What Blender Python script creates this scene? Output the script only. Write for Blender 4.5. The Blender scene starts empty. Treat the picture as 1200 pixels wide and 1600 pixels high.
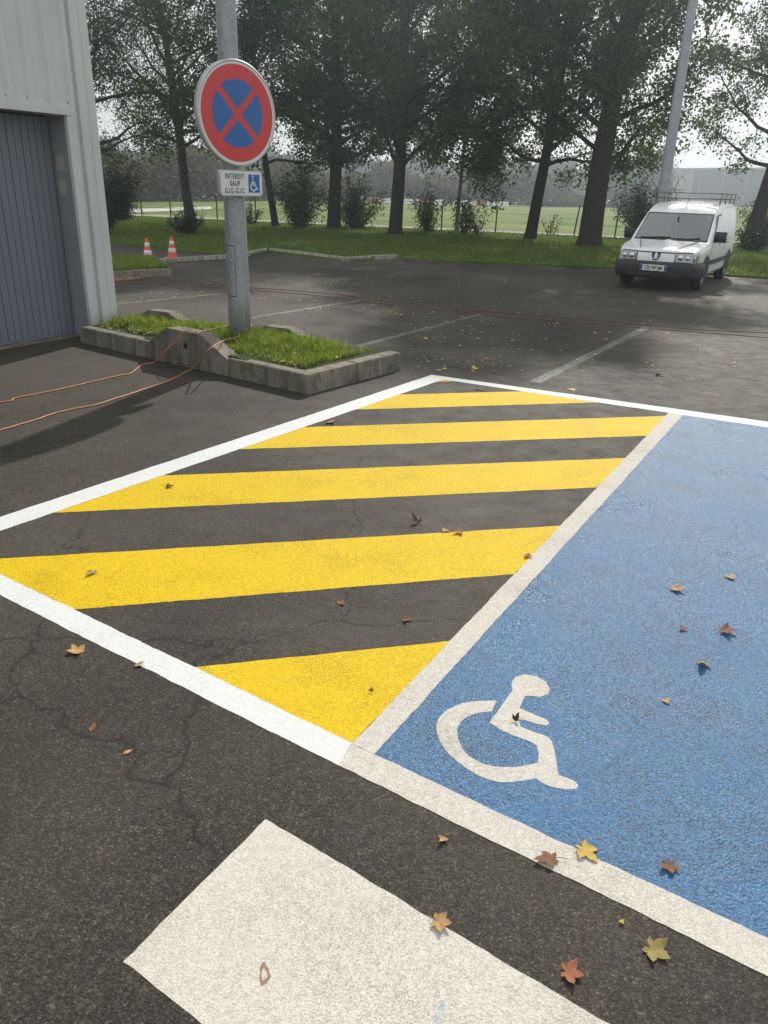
import bpy, bmesh, math, random
import numpy as np
from mathutils import Vector, Matrix
R = math.radians
random.seed(7)
scene = bpy.context.scene
COL = scene.collection

# ------------------------------------------------------------------ camera
H = 1.8                                   # eye height in metres
F = 1202.0                                # focal length in photo pixels (1200 x 1600)
_d = np.array([515. - 600, 3640. - 800, F]); _d /= np.linalg.norm(_d)          # plumb direction in camera axes
_f = np.array([0, 0, 1.]) - _d * _d[2]; _f /= np.linalg.norm(_f)
_r = np.cross(_d, _f)
def ray(x, y):
    v = np.array([x - 600., y - 800., F]); return Vector((v.dot(_r), v.dot(_f), -v.dot(_d)))
def px(x, y, z=0.0):
    """photo pixel -> the point at height z that it shows"""
    v = ray(x, y); t = (z - H) / v.z
    return Vector((v.x * t, v.y * t, z))
def px_at(x, y, dist):
    """photo pixel -> the point at a horizontal distance"""
    v = ray(x, y); t = dist / math.hypot(v.x, v.y)
    return Vector((v.x * t, v.y * t, H + v.z * t))
cam = bpy.data.cameras.new('camera'); camo = bpy.data.objects.new('camera', cam); COL.objects.link(camo)
cr = Vector((_r[0], _f[0], -_d[0])); cu = -Vector((_r[1], _f[1], -_d[1])); cb = -Vector((_r[2], _f[2], -_d[2]))
camo.matrix_world = Matrix(((cr.x, cu.x, cb.x, 0), (cr.y, cu.y, cb.y, 0), (cr.z, cu.z, cb.z, H), (0, 0, 0, 1)))
cam.sensor_fit = 'VERTICAL'; cam.sensor_height = 24; cam.lens = F / 1600 * 24
cam.clip_start = 0.05; cam.clip_end = 3000
scene.camera = camo
scene.render.resolution_x = 768; scene.render.resolution_y = 1024

# ------------------------------------------------------------------ light
SUN_AZ, SUN_EL = 17.0, 37.0               # degrees right of +Y, above the horizon
world = bpy.data.worlds.new('World'); scene.world = world; world.use_nodes = True
nt = world.node_tree; nt.nodes.clear()
def N(t, ty, **kw):
    n = t.nodes.new(ty)
    for k, v in kw.items(): setattr(n, k, v)
    return n
wo = N(nt, 'ShaderNodeOutputWorld'); bg = N(nt, 'ShaderNodeBackground'); bg.inputs['Strength'].default_value = 0.1
sky = N(nt, 'ShaderNodeTexSky', sky_type='NISHITA', sun_disc=False, sun_elevation=R(SUN_EL), sun_rotation=R(SUN_AZ))
sky.air_density = 1.0; sky.dust_density = 2.0; sky.ozone_density = 1.0
tc = N(nt, 'ShaderNodeTexCoord'); mp = N(nt, 'ShaderNodeMapping'); mp.inputs['Scale'].default_value = (1.6, 1.6, 5.0)
cn = N(nt, 'ShaderNodeTexNoise'); cn.inputs['Scale'].default_value = 2.2; cn.inputs['Detail'].default_value = 7; cn.inputs['Roughness'].default_value = 0.55
rp = N(nt, 'ShaderNodeValToRGB'); rp.color_ramp.elements[0].position = 0.3; rp.color_ramp.elements[1].position = 0.62
rp.color_ramp.elements[0].color = (.55, .55, .55, 1); rp.color_ramp.elements[1].color = (.97, .97, .97, 1)
cc = N(nt, 'ShaderNodeTexNoise'); cc.inputs['Scale'].default_value = 4.5; cc.inputs['Detail'].default_value = 6
cr2 = N(nt, 'ShaderNodeValToRGB'); cr2.color_ramp.elements[0].position = 0.3; cr2.color_ramp.elements[1].position = 0.7
cr2.color_ramp.elements[0].color = (7.2, 7.6, 7.8, 1); cr2.color_ramp.elements[1].color = (11.5, 11.6, 11.3, 1)
mx = N(nt, 'ShaderNodeMix', data_type='RGBA')
L = nt.links.new
L(tc.outputs['Generated'], mp.inputs['Vector']); L(mp.outputs['Vector'], cn.inputs['Vector']); L(mp.outputs['Vector'], cc.inputs['Vector'])
L(cn.outputs['Fac'], rp.inputs['Fac']); L(cc.outputs['Fac'], cr2.inputs['Fac'])
L(rp.outputs['Color'], mx.inputs['Factor']); L(sky.outputs['Color'], mx.inputs['A']); L(cr2.outputs['Color'], mx.inputs['B'])
L(mx.outputs['Result'], bg.inputs['Color']); L(bg.outputs['Background'], wo.inputs['Surface'])
sl = bpy.data.lights.new('sun', 'SUN'); sl.energy = 4.0; sl.angle = R(0.9); sl.color = (1.0, 0.95, 0.86)
so = bpy.data.objects.new('sun', sl); COL.objects.link(so); so.location = (10, 30, 30)
sdir = Vector((math.sin(R(SUN_AZ)) * math.cos(R(SUN_EL)), math.cos(R(SUN_AZ)) * math.cos(R(SUN_EL)), math.sin(R(SUN_EL))))
so.rotation_euler = sdir.to_track_quat('Z', 'Y').to_euler()
vs = scene.view_settings; vs.view_transform = 'Standard'; vs.look = 'None'; vs.exposure = 0.0; vs.gamma = 1; vs.use_curve_mapping = False

# ------------------------------------------------------------------ materials
M = {}
def mat(name):
    m = bpy.data.materials.new(name); m.use_nodes = True; M[name] = m
    t = m.node_tree; t.nodes.clear()
    o = N(t, 'ShaderNodeOutputMaterial'); b = N(t, 'ShaderNodeBsdfPrincipled'); t.links.new(b.outputs[0], o.inputs['Surface'])
    return m, t, b
def ramp(t, src, stops):
    r = N(t, 'ShaderNodeValToRGB'); e = r.color_ramp.elements
    while len(e) < len(stops): e.new(0.5)
    for q, (p, c) in zip(e, stops):
        q.position = p; q.color = (*c, 1) if len(c) == 3 else c
    t.links.new(src, r.inputs['Fac']); return r.outputs['Color']
def noise(t, scale, detail=4, rough=0.55, vec=None, out='Fac'):
    n = N(t, 'ShaderNodeTexNoise'); n.inputs['Scale'].default_value = scale; n.inputs['Detail'].default_value = detail; n.inputs['Roughness'].default_value = rough
    if vec is not None: t.links.new(vec, n.inputs['Vector'])
    return n.outputs[out]
def mixc(t, fac, a, b, mode='MIX'):
    m = N(t, 'ShaderNodeMix', data_type='RGBA', blend_type=mode)
    for key, v in (('Factor', fac), ('A', a), ('B', b)):
        if isinstance(v, (int, float)): m.inputs[key].default_value = v
        elif isinstance(v, tuple): m.inputs[key].default_value = (*v, 1)
        else: t.links.new(v, m.inputs[key])
    return m.outputs['Result']
def mathn(t, op, a, b=None):
    m = N(t, 'ShaderNodeMath', operation=op)
    for i, v in enumerate((a, b)):
        if v is None: continue
        if isinstance(v, (int, float)): m.inputs[i].default_value = v
        else: t.links.new(v, m.inputs[i])
    return m.outputs[0]
def bump(t, b, h, strength=0.5, dist=0.01, prev=None):
    n = N(t, 'ShaderNodeBump'); n.inputs['Strength'].default_value = strength; n.inputs['Distance'].default_value = dist
    t.links.new(h, n.inputs['Height'])
    if prev is not None: t.links.new(prev, n.inputs['Normal'])
    if b is not None: t.links.new(n.outputs[0], b.inputs['Normal'])
    return n.outputs[0]
def objco(t): return N(t, 'ShaderNodeTexCoord').outputs['Object']
def simple(name, col, rough=0.6, metal=0.0, var=0.15, scale=6.0, spec=0.5, bumps=None):
    m, t, b = mat(name); co = objco(t)
    n = noise(t, scale, 5, 0.6, co)
    c = ramp(t, n, [(0.3, tuple(v * (1 - var) for v in col)), (0.7, tuple(min(1, v * (1 + var)) for v in col))])
    t.links.new(c, b.inputs['Base Color']); b.inputs['Roughness'].default_value = rough; b.inputs['Metallic'].default_value = metal
    b.inputs['Specular IOR Level'].default_value = spec
    if bumps: bump(t, b, noise(t, bumps[0], 4, 0.6, co), bumps[1], bumps[2])
    return m

def aggregate(t, co, k=1.0, fa=.35):
    """stone grain of the asphalt: (cell colour 0..1, height, binder and cavity shade mask between stones)"""
    warp = N(t, 'ShaderNodeTexNoise'); warp.inputs['Scale'].default_value = 90; warp.inputs['Detail'].default_value = 3; t.links.new(co, warp.inputs['Vector'])
    add = N(t, 'ShaderNodeVectorMath', operation='MULTIPLY_ADD'); t.links.new(warp.outputs['Color'], add.inputs[0]); add.inputs[1].default_value = (.010, .010, .010); t.links.new(co, add.inputs[2])
    v = N(t, 'ShaderNodeTexVoronoi'); v.inputs['Scale'].default_value = 150 * k; t.links.new(add.outputs[0], v.inputs['Vector'])
    v2 = N(t, 'ShaderNodeTexVoronoi'); v2.inputs['Scale'].default_value = 78 * k; t.links.new(add.outputs[0], v2.inputs['Vector'])
    bw = N(t, 'ShaderNodeSeparateColor'); t.links.new(v.outputs['Color'], bw.inputs[0])
    bw2 = N(t, 'ShaderNodeSeparateColor'); t.links.new(v2.outputs['Color'], bw2.inputs[0])
    fine = noise(t, 420, 3, .7, co)
    h = mathn(t, 'SUBTRACT', mathn(t, 'MULTIPLY', bw.outputs[1], 0.55), mathn(t, 'MULTIPLY', v.outputs['Distance'], 0.55))
    h = mathn(t, 'ADD', h, mathn(t, 'SUBTRACT', mathn(t, 'MULTIPLY', bw2.outputs[1], 0.6), mathn(t, 'MULTIPLY', v2.outputs['Distance'], 0.5)))
    h = mathn(t, 'ADD', h, mathn(t, 'MULTIPLY', fine, fa))
    gap = mathn(t, 'MULTIPLY', mathn(t, 'ADD', v.outputs['Distance'], mathn(t, 'MULTIPLY', mathn(t, 'SUBTRACT', 1.0, bw2.outputs[1]), .35)), 1.0)
    cell = mathn(t, 'ADD', mathn(t, 'MULTIPLY', bw.outputs[0], .72), mathn(t, 'MULTIPLY', fine, .28))
    return cell, h, gap

def asphalt(name, base=(.066, .059, .048), big=True):
    m, t, b = mat(name); co = objco(t)
    cell, h, pit = aggregate(t, co)
    k = [tuple(v * s for v in base) for s in (.45, .9, 1.3, 3.4)]
    c = ramp(t, cell, [(0.1, k[0]), (0.4, k[1]), (0.78, k[2]), (0.93, k[3])])
    c = mixc(t, ramp(t, pit, [(.45, (0, 0, 0)), (.85, (.85,) * 3)]), c, (.014, .0135, .013))  # bitumen between the stones, with cavity shade put into the colour
    n1 = noise(t, 0.7, 6, 0.6, co); n2 = noise(t, 5.0, 5, 0.65, co)
    c = mixc(t, 0.8, c, ramp(t, n1, [(0.3, (.52, .51, .50)), (0.7, (1.40, 1.32, 1.18))]), 'MULTIPLY')
    c = mixc(t, 0.7, c, ramp(t, n2, [(0.3, (.78, .78, .79)), (0.72, (1.2, 1.18, 1.14))]), 'MULTIPLY')
    oil = ramp(t, noise(t, .9, 3, .5, co), [(.24, (.45,) * 3), (.34, (1, 1, 1))]); c = mixc(t, 1.0, c, oil, 'MULTIPLY')
    scuff = ramp(t, noise(t, 26, 6, .75, co), [(.35, (.8, .8, .8)), (.7, (1.25, 1.24, 1.2))]); c = mixc(t, 1.0, c, scuff, 'MULTIPLY')
    # dust: brown film in patches
    n3 = noise(t, 0.32, 5, 0.6, co)
    dust = ramp(t, n3, [(0.42, (0, 0, 0)), (0.68, (.5, .5, .5))])
    c = mixc(t, dust, c, (.115, .098, .075))
    # cracks
    w = N(t, 'ShaderNodeTexVoronoi', feature='DISTANCE_TO_EDGE'); w.inputs['Scale'].default_value = 0.55
    wn = N(t, 'ShaderNodeTexNoise'); wn.inputs['Scale'].default_value = 2.5; wn.inputs['Detail'].default_value = 6; t.links.new(co, wn.inputs['Vector'])
    wa = N(t, 'ShaderNodeVectorMath', operation='MULTIPLY_ADD'); t.links.new(wn.outputs['Color'], wa.inputs[0]); wa.inputs[1].default_value = (.5, .5, .5); t.links.new(co, wa.inputs[2])
    t.links.new(wa.outputs[0], w.inputs['Vector'])
    ck = ramp(t, w.outputs['Distance'], [(0.0, (.30, .30, .30)), (0.006, (1, 1, 1))])
    c = mixc(t, 1.0, c, ck, 'MULTIPLY')
    t.links.new(c, b.inputs['Base Color'])
    ro = ramp(t, n2, [(0.3, (.62,) * 3), (0.7, (.82,) * 3)]); t.links.new(ro, b.inputs['Roughness'])
    b.inputs['Specular IOR Level'].default_value = 0.3
    bump(t, b, h, 0.8, 0.0035)
    return m
asphalt('asphalt')

def paint(name, col, dirt=(.30, .27, .22), worn=0.35, rough=0.5, spec=0.5, mott=None, relief=0.6, glossvar=None, bd=.0032, agg=(1.0, .35)):
    m, t, b = mat(name); co = objco(t)
    cell, h, pit = aggregate(t, co, *agg)
    n1 = noise(t, 1.3, 6, 0.62, co); n2 = noise(t, 34.0, 4, 0.6, co)
    c = ramp(t, cell, [(0.0, tuple(v * .86 for v in col)), (0.5, col), (1.0, tuple(min(.95, v * 1.09) for v in col))])
    if mott:
        c = mixc(t, ramp(t, n1, [(0.35, (0, 0, 0)), (0.68, (.75,) * 3)]), c, mott)
        c = mixc(t, ramp(t, noise(t, 6.5, 6, 0.7, co), [(0.45, (0, 0, 0)), (0.75, (.5,) * 3)]), c, mott)
    if worn > 0:
        # dirt settles in the pits between the stones, more in worn patches
        pm = ramp(t, pit, [(0.62, (0, 0, 0)), (0.92, (1, 1, 1))])
        wear = mathn(t, 'MULTIPLY', pm, ramp(t, n1, [(0.3, (worn * .4,) * 3), (0.7, (min(1, worn * 1.6),) * 3)]))
        c = mixc(t, wear, c, dirt)
        chips = ramp(t, noise(t, 150, 3, 0.7, co), [(0.66, (0, 0, 0)), (0.72, (min(1, worn * 1.7),) * 3)])
        c = mixc(t, chips, c, (.09, .085, .078))
        c = mixc(t, ramp(t, n2, [(0.45, (0, 0, 0)), (0.8, (worn * .5,) * 3)]), c, dirt)
        c = mixc(t, ramp(t, noise(t, 2.6, 5, 0.6, co), [(0.52, (0, 0, 0)), (0.8, (worn * .55,) * 3)]), c, tuple(v * .75 for v in dirt))
    t.links.new(c, b.inputs['Base Color'])
    if glossvar:
        t.links.new(ramp(t, noise(t, 1.1, 4, 0.6, co), [(0.35, (glossvar[0],) * 3), (0.65, (glossvar[1],) * 3)]), b.inputs['Roughness'])
    else: b.inputs['Roughness'].default_value = rough
    b.inputs['Specular IOR Level'].default_value = spec
    bump(t, b, h, relief, bd)
    return m
paint('yellow_paint', (.78, .535, .002), dirt=(.36, .22, .01), worn=0.42, rough=0.6, spec=0.18, relief=0.8, bd=.0042)
paint('fresh_white_paint', (.70, .705, .70), dirt=(.42, .42, .41), worn=0.22, rough=0.65, spec=0.25, relief=0.55)
paint('old_white_paint', (.68, .65, .59), dirt=(.26, .23, .18), worn=0.42, rough=0.85, spec=0.1, relief=0.8, bd=.0026, agg=(1.45, .6))
paint('blue_paint', (.024, .155, .36), dirt=(.015, .05, .11), worn=0.7, spec=0.42, mott=(.085, .195, .33), relief=0.95, glossvar=(.22, .46), bd=.0050, agg=(.92, .25))

def faded(name, col, cover):
    """a worn line: paint left in patches over bare asphalt"""
    m, t, b = mat(name); co = objco(t)
    cell, h, pit = aggregate(t, co)
    n = noise(t, 14, 6, 0.7, co); n1 = noise(t, 1.1, 4, .6, co)
    f = mathn(t, 'ADD', mathn(t, 'ADD', n, mathn(t, 'MULTIPLY', mathn(t, 'SUBTRACT', n1, .5), 0.6)), mathn(t, 'MULTIPLY', cell, 0.1))
    c = mixc(t, ramp(t, f, [(0.62 - cover, (.12,) * 3), (0.74 - cover, (.9,) * 3)]), (.052, .050, .046), col)
    t.links.new(c, b.inputs['Base Color']); b.inputs['Roughness'].default_value = .7
    bump(t, b, h, 0.7, 0.0035); return m
faded('worn_line_paint', (.22, .21, .195), .09)
faded('mossy_line_paint', (.22, .22, .07), .12)

def concrete(name, col):
    m, t, b = mat(name); co = objco(t)
    c = ramp(t, noise(t, 3.0, 8, .65, co), [(0.3, tuple(v * .62 for v in col)), (0.5, col), (0.75, tuple(v * 1.2 for v in col))])
    c = mixc(t, ramp(t, noise(t, 120, 2, .6, co), [(.56, (0, 0, 0)), (.68, (.55,) * 3)]), c, tuple(v * .5 for v in col))
    # moss and grime in streaks of their own
    mpn = N(t, 'ShaderNodeMapping'); mpn.inputs['Scale'].default_value = (7, 7, 1.2); t.links.new(co, mpn.inputs['Vector'])
    c = mixc(t, ramp(t, noise(t, 1.4, 6, .7, mpn.outputs[0]), [(.44, (0, 0, 0)), (.68, (.8,) * 3)]), c, (.075, .075, .045))
    c = mixc(t, ramp(t, noise(t, 9, 7, .75, co), [(.5, (0, 0, 0)), (.66, (.55,) * 3)]), c, (.06, .055, .04))
    t.links.new(c, b.inputs['Base Color']); b.inputs['Roughness'].default_value = .85; b.inputs['Specular IOR Level'].default_value = .25
    bump(t, b, noise(t, 75, 5, .7, co), .5, .006); return m
concrete('kerb_concrete', (.25, .225, .185)); concrete('far_kerb_concrete', (.42, .40, .36))

def cladding(name, col, spots=True):
    m, t, b = mat(name); co = objco(t)
    c = ramp(t, noise(t, 1.2, 6, .6, co), [(0.3, tuple(v * .86 for v in col)), (0.7, col)])
    mpn = N(t, 'ShaderNodeMapping'); mpn.inputs['Scale'].default_value = (9, 9, .7); t.links.new(co, mpn.inputs['Vector'])
    c = mixc(t, ramp(t, noise(t, 1.0, 6, .7, mpn.outputs[0]), [(.5, (0, 0, 0)), (.8, (.35,) * 3)]), c, tuple(v * .6 for v in col))
    # green algae splash zone low on the sheet
    sx = N(t, 'ShaderNodeSeparateXYZ'); t.links.new(co, sx.inputs[0])
    low = mathn(t, 'SUBTRACT', 0.55, mathn(t, 'MULTIPLY', sx.outputs[2], 1.1))
    al = mathn(t, 'MULTIPLY', low, noise(t, 16, 6, .7, co))
    if spots: c = mixc(t, ramp(t, al, [(.08, (0, 0, 0)), (.3, (.6,) * 3)]), c, (.20, .23, .16))
    t.links.new(c, b.inputs['Base Color']); b.inputs['Roughness'].default_value = .42; b.inputs['Specular IOR Level'].default_value = .4
    bump(t, b, noise(t, 2.2, 2, .5, co), .06, .05); return m
cladding('white_cladding', (.66, .68, .68)); cladding('grey_door_paint', (.19, .215, .255), False); cladding('jamb_paint', (.30, .31, .33), False)

def galvanised(name, col):
    m, t, b = mat(name); co = objco(t)
    v = N(t, 'ShaderNodeTexVoronoi'); v.inputs['Scale'].default_value = 45; t.links.new(co, v.inputs['Vector'])
    s = N(t, 'ShaderNodeSeparateColor'); t.links.new(v.outputs['Color'], s.inputs[0])
    c = ramp(t, s.outputs[0], [(0, tuple(q * .85 for q in col)), (1, tuple(q * 1.12 for q in col))])
    c = mixc(t, ramp(t, noise(t, 3, 6, .7, co), [(.45, (0, 0, 0)), (.7, (.5,) * 3)]), c, tuple(q * .6 for q in col))
    t.links.new(c, b.inputs['Base Color']); b.inputs['Roughness'].default_value = .5; b.inputs['Metallic'].default_value = .35
    return m
galvanised('galvanised_steel', (.34, .36, .38)); galvanised('lamp_paint', (.36, .38, .42))

def leafmat(name, stops, transl=0.35, rough=.55, spec=.25):
    m, t, b = mat(name)
    g = N(t, 'ShaderNodeNewGeometry')
    c = ramp(t, g.outputs['Random Per Island'], stops)
    t.links.new(c, b.inputs['Base Color']); b.inputs['Roughness'].default_value = rough; b.inputs['Specular IOR Level'].default_value = spec
    tr = N(t, 'ShaderNodeBsdfTranslucent'); ms = N(t, 'ShaderNodeMixShader'); ms.inputs[0].default_value = transl
    br = mixc(t, 1.0, c, (1.25, 1.3, .7), 'MULTIPLY'); t.links.new(br, tr.inputs['Color'])
    t.links.new(b.outputs[0], ms.inputs[1]); t.links.new(tr.outputs[0], ms.inputs[2])
    out = [n for n in t.nodes if n.type == 'OUTPUT_MATERIAL'][0]; t.links.new(ms.outputs[0], out.inputs['Surface'])
    return m
leafmat('maple_leaves', [(0, (.032, .068, .022)), (.6, (.055, .108, .034)), (.93, (.085, .135, .040)), (1, (.17, .15, .035))], .42)
leafmat('birch_leaves', [(0, (.042, .066, .026)), (.6, (.066, .104, .038)), (1, (.12, .145, .05))], .38)
leafmat('pale_maple_leaves', [(0, (.045, .075, .025)), (.6, (.075, .115, .036)), (.9, (.11, .14, .045)), (1, (.22, .18, .05))], .42)
leafmat('bush_leaves', [(0, (.035, .055, .022)), (.7, (.065, .09, .03)), (1, (.13, .14, .05))], .25)
leafmat('dark_bush_leaves', [(0, (.016, .026, .014)), (.7, (.028, .040, .020)), (1, (.05, .06, .03))], .15)
leafmat('scrub_leaves', [(0, (.085, .078, .046)), (.6, (.135, .118, .07)), (1, (.18, .15, .09))], .15, .9, .03)
leafmat('far_leaves', [(0, (.05, .065, .035)), (.7, (.075, .09, .045)), (1, (.10, .11, .055))], .1, .9, .03)
leafmat('grass_blades', [(0, (.09, .13, .022)), (.45, (.17, .25, .04)), (.8, (.26, .33, .07)), (1, (.42, .36, .16))], .45)
leafmat('lawn_blades', [(0, (.07, .112, .018)), (.7, (.12, .18, .03)), (1, (.20, .22, .06))], .42)
def bark(name, col):
    m, t, b = mat(name); co = objco(t)
    mpn = N(t, 'ShaderNodeMapping'); mpn.inputs['Scale'].default_value = (9, 9, 1.6); t.links.new(co, mpn.inputs['Vector'])
    n = noise(t, 2.0, 8, .7, mpn.outputs[0])
    t.links.new(ramp(t, n, [(.3, tuple(v * .45 for v in col)), (.6, col), (.8, tuple(v * 1.6 for v in col))]), b.inputs['Base Color'])
    b.inputs['Roughness'].default_value = .9; b.inputs['Specular IOR Level'].default_value = .2
    bump(t, b, n, .8, .05); return m
bark('dark_bark', (.055, .046, .038)); bark('birch_bark', (.09, .08, .07)); bark('pale_bark', (.30, .28, .25)); bark('twig_bark', (.075, .06, .045))

def groundmat(name, stops, s1, s2, bs=.8):
    m, t, b = mat(name); co = objco(t)
    n = mathn(t, 'ADD', mathn(t, 'MULTIPLY', noise(t, s1, 6, .62, co), .55), mathn(t, 'MULTIPLY', noise(t, s2, 5, .7, co), .45))
    t.links.new(ramp(t, n, stops), b.inputs['Base Color']); b.inputs['Roughness'].default_value = .9; b.inputs['Specular IOR Level'].default_value = .15
    bump(t, b, noise(t, s2, 5, .7, co), bs, .06); return m
groundmat('lawn_turf', [(.34, (.055, .095, .016)), (.5, (.095, .155, .024)), (.64, (.16, .19, .045))], .35, 9)
groundmat('meadow', [(.38, (.060, .105, .014)), (.5, (.11, .165, .024)), (.60, (.19, .205, .045))], .12, 1.6, 1.0)
groundmat('island_turf', [(.36, (.035, .050, .016)), (.5, (.06, .085, .025)), (.66, (.12, .10, .055))], 1.6, 30)
groundmat('pale_path', [(.35, (.36, .35, .32)), (.6, (.52, .51, .47))], .5, 12, .3)
leafmat('dry_leaves', [(0, (.17, .10, .05)), (.5, (.28, .19, .10)), (1, (.45, .33, .18))], .2, .8)
leafmat('white_petals', [(0, (.45, .42, .30)), (1, (.75, .72, .60))], .2, .8)

simple('sign_red', (.60, .050, .050), .38, var=.06); simple('sign_blue', (.018, .125, .40), .38, var=.06); simple('sign_white', (.70, .71, .70), .45, var=.05)
simple('sign_rim', (.52, .53, .53), .45, .3, var=.1); simple('sign_black', (.02, .02, .022), .5)
simple('cable_orange', (.50, .20, .10), .5, var=.12); simple('cable_red', (.17, .075, .055), .6, var=.2)
simple('cone_orange', (.75, .085, .03), .5, var=.1); simple('cone_white', (.72, .72, .70), .45, var=.08)
simple('van_white', (.80, .81, .82), .22, var=.03, spec=.6); simple('van_bumper', (.022, .023, .026), .55, var=.2); simple('van_trim', (.012, .012, .013), .5)
simple('van_rubber', (.018, .018, .018), .8); simple('van_rim', (.30, .30, .31), .45, .6); simple('rack_metal', (.20, .19, .19), .5, .4)
simple('plate_white', (.72, .72, .70), .4, var=.02); simple('plate_blue', (.02, .06, .30), .4); simple('chrome', (.75, .75, .76), .18, .95, var=.03)
simple('post_dark', (.05, .05, .048), .7); simple('wire', (.10, .10, .10), .6, .4)
simple('barrier_white', (.80, .79, .77), .7); simple('barrier_red', (.46, .20, .17), .7); simple('shed_grey', (.17, .17, .19), .7, var=.06); simple('shed_pale', (.36, .36, .38), .7)
simple('car_white', (.75, .75, .76), .25); simple('dark_glass', (.012, .015, .018), .06, var=.02, spec=.8)
simple('rubber_black', (.02, .02, .02), .7); simple('brick_grime', (.42, .40, .37), .8)
def glassmat(name, tint, rough=.03):
    m, t, b = mat(name); co = objco(t)
    t.links.new(ramp(t, noise(t, 2.5, 4, .6, co), [(.3, tint), (.7, tuple(v * 1.5 for v in tint))]), b.inputs['Base Color'])
    b.inputs['Roughness'].default_value = rough; b.inputs['Specular IOR Level'].default_value = .9
    b.inputs['IOR'].default_value = 1.9; b.inputs['Coat Weight'].default_value = .8; b.inputs['Coat Roughness'].default_value = .02
    return m
glassmat('windscreen_glass', (.020, .024, .026)); glassmat('headlamp_glass', (.17, .175, .18), .12)
def fallen(name, a, b_):
    m, t, b = mat(name); co = objco(t)
    v = noise(t, 40, 5, .65, co)
    t.links.new(ramp(t, v, [(.35, a), (.65, b_)]), b.inputs['Base Color']); b.inputs['Roughness'].default_value = .7; b.inputs['Specular IOR Level'].default_value = .25
    bump(t, b, noise(t, 160, 3, .6, co), .4, .002); return m
fallen('leaf_tan', (.36, .20, .08), (.52, .33, .15)); fallen('leaf_brown', (.13, .06, .035), (.26, .13, .07))
fallen('leaf_yellow', (.42, .29, .05), (.58, .43, .11)); fallen('leaf_rust', (.24, .085, .045), (.36, .15, .075)); fallen('leaf_olive', (.20, .17, .06), (.38, .30, .11)); fallen('leaf_dark', (.05, .03, .02), (.11, .065, .04))

# ------------------------------------------------------------------ helpers
def tag(o, label=None, cat=None, group=None, kind=None):
    if label: o['label'] = label
    if cat: o['category'] = cat
    if group: o['group'] = group
    if kind: o['kind'] = kind
    return o
def link(o, parent=None):
    COL.objects.link(o)
    if parent is not None: o.parent = parent
    return o
def empty(name, loc, rz=0.0):
    o = bpy.data.objects.new(name, None); o.location = loc; o.rotation_euler = (0, 0, rz); o.empty_display_size = .2
    return link(o)
def mesh_obj(name, verts, faces, m, parent=None, smooth=False, loc=None):
    me = bpy.data.meshes.new(name); me.from_pydata([tuple(v) for v in verts], [], [tuple(f) for f in faces]); me.validate(); me.update()
    me.materials.append(M[m] if isinstance(m, str) else m)
    if smooth: me.polygons.foreach_set('use_smooth', [True] * len(me.polygons))
    o = bpy.data.objects.new(name, me)
    if loc is not None: o.location = loc
    return link(o, parent)
def np_mesh(name, V, F_, m, parent=None, smooth=False):
    """V (n,3) array, F_ (k,s) array of equal-sized faces"""
    me = bpy.data.meshes.new(name); k, s = F_.shape
    me.vertices.add(len(V)); me.vertices.foreach_set('co', np.ascontiguousarray(V, dtype=np.float32).ravel())
    me.loops.add(k * s); me.loops.foreach_set('vertex_index', np.ascontiguousarray(F_, dtype=np.int32).ravel())
    me.polygons.add(k); me.polygons.foreach_set('loop_start', np.arange(0, k * s, s, dtype=np.int32)); me.polygons.foreach_set('loop_total', np.full(k, s, dtype=np.int32))
    if smooth: me.polygons.foreach_set('use_smooth', np.ones(k, dtype=bool))
    me.update(calc_edges=True); me.validate()
    me.materials.append(M[m]); o = bpy.data.objects.new(name, me); return link(o, parent)
def bm_obj(name, bm, m, parent=None, smooth=False, bevel=0.0, seg=2):
    if bevel > 0: bmesh.ops.bevel(bm, geom=[e for e in bm.edges if e.is_manifold and e.calc_face_angle(0) > .5], offset=bevel, segments=seg, affect='EDGES', profile=.6)
    bmesh.ops.recalc_face_normals(bm, faces=bm.faces)
    me = bpy.data.meshes.new(name); bm.to_mesh(me); bm.free(); me.materials.append(M[m])
    if smooth: me.polygons.foreach_set('use_smooth', [True] * len(me.polygons))
    return link(bpy.data.objects.new(name, me), parent)
def add_box(bm, x0, x1, y0, y1, z0, z1, mt=None):
    vs_ = [bm.verts.new(Vector((x, y, z)) if mt is None else mt @ Vector((x, y, z))) for z in (z0, z1) for y in (y0, y1) for x in (x0, x1)]
    for f in ((0, 2, 3, 1), (4, 5, 7, 6), (0, 1, 5, 4), (2, 6, 7, 3), (0, 4, 6, 2), (1, 3, 7, 5)): bm.faces.new([vs_[i] for i in f])
def box(name, x0, x1, y0, y1, z0, z1, m, parent=None, bevel=0.0, mt=None):
    bm = bmesh.new(); add_box(bm, x0, x1, y0, y1, z0, z1, mt); return bm_obj(name, bm, m, parent, bevel=bevel)
def add_prism(bm, pts, a, b):
    """closed outline pts (list of 3D) from offset vector a to b"""
    A_ = [bm.verts.new(Vector(p) + a) for p in pts]; B_ = [bm.verts.new(Vector(p) + b) for p in pts]
    n = len(pts); bm.faces.new(A_); bm.faces.new(B_[::-1])
    for i in range(n): bm.faces.new([A_[i], B_[i], B_[(i + 1) % n], A_[(i + 1) % n]])
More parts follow.
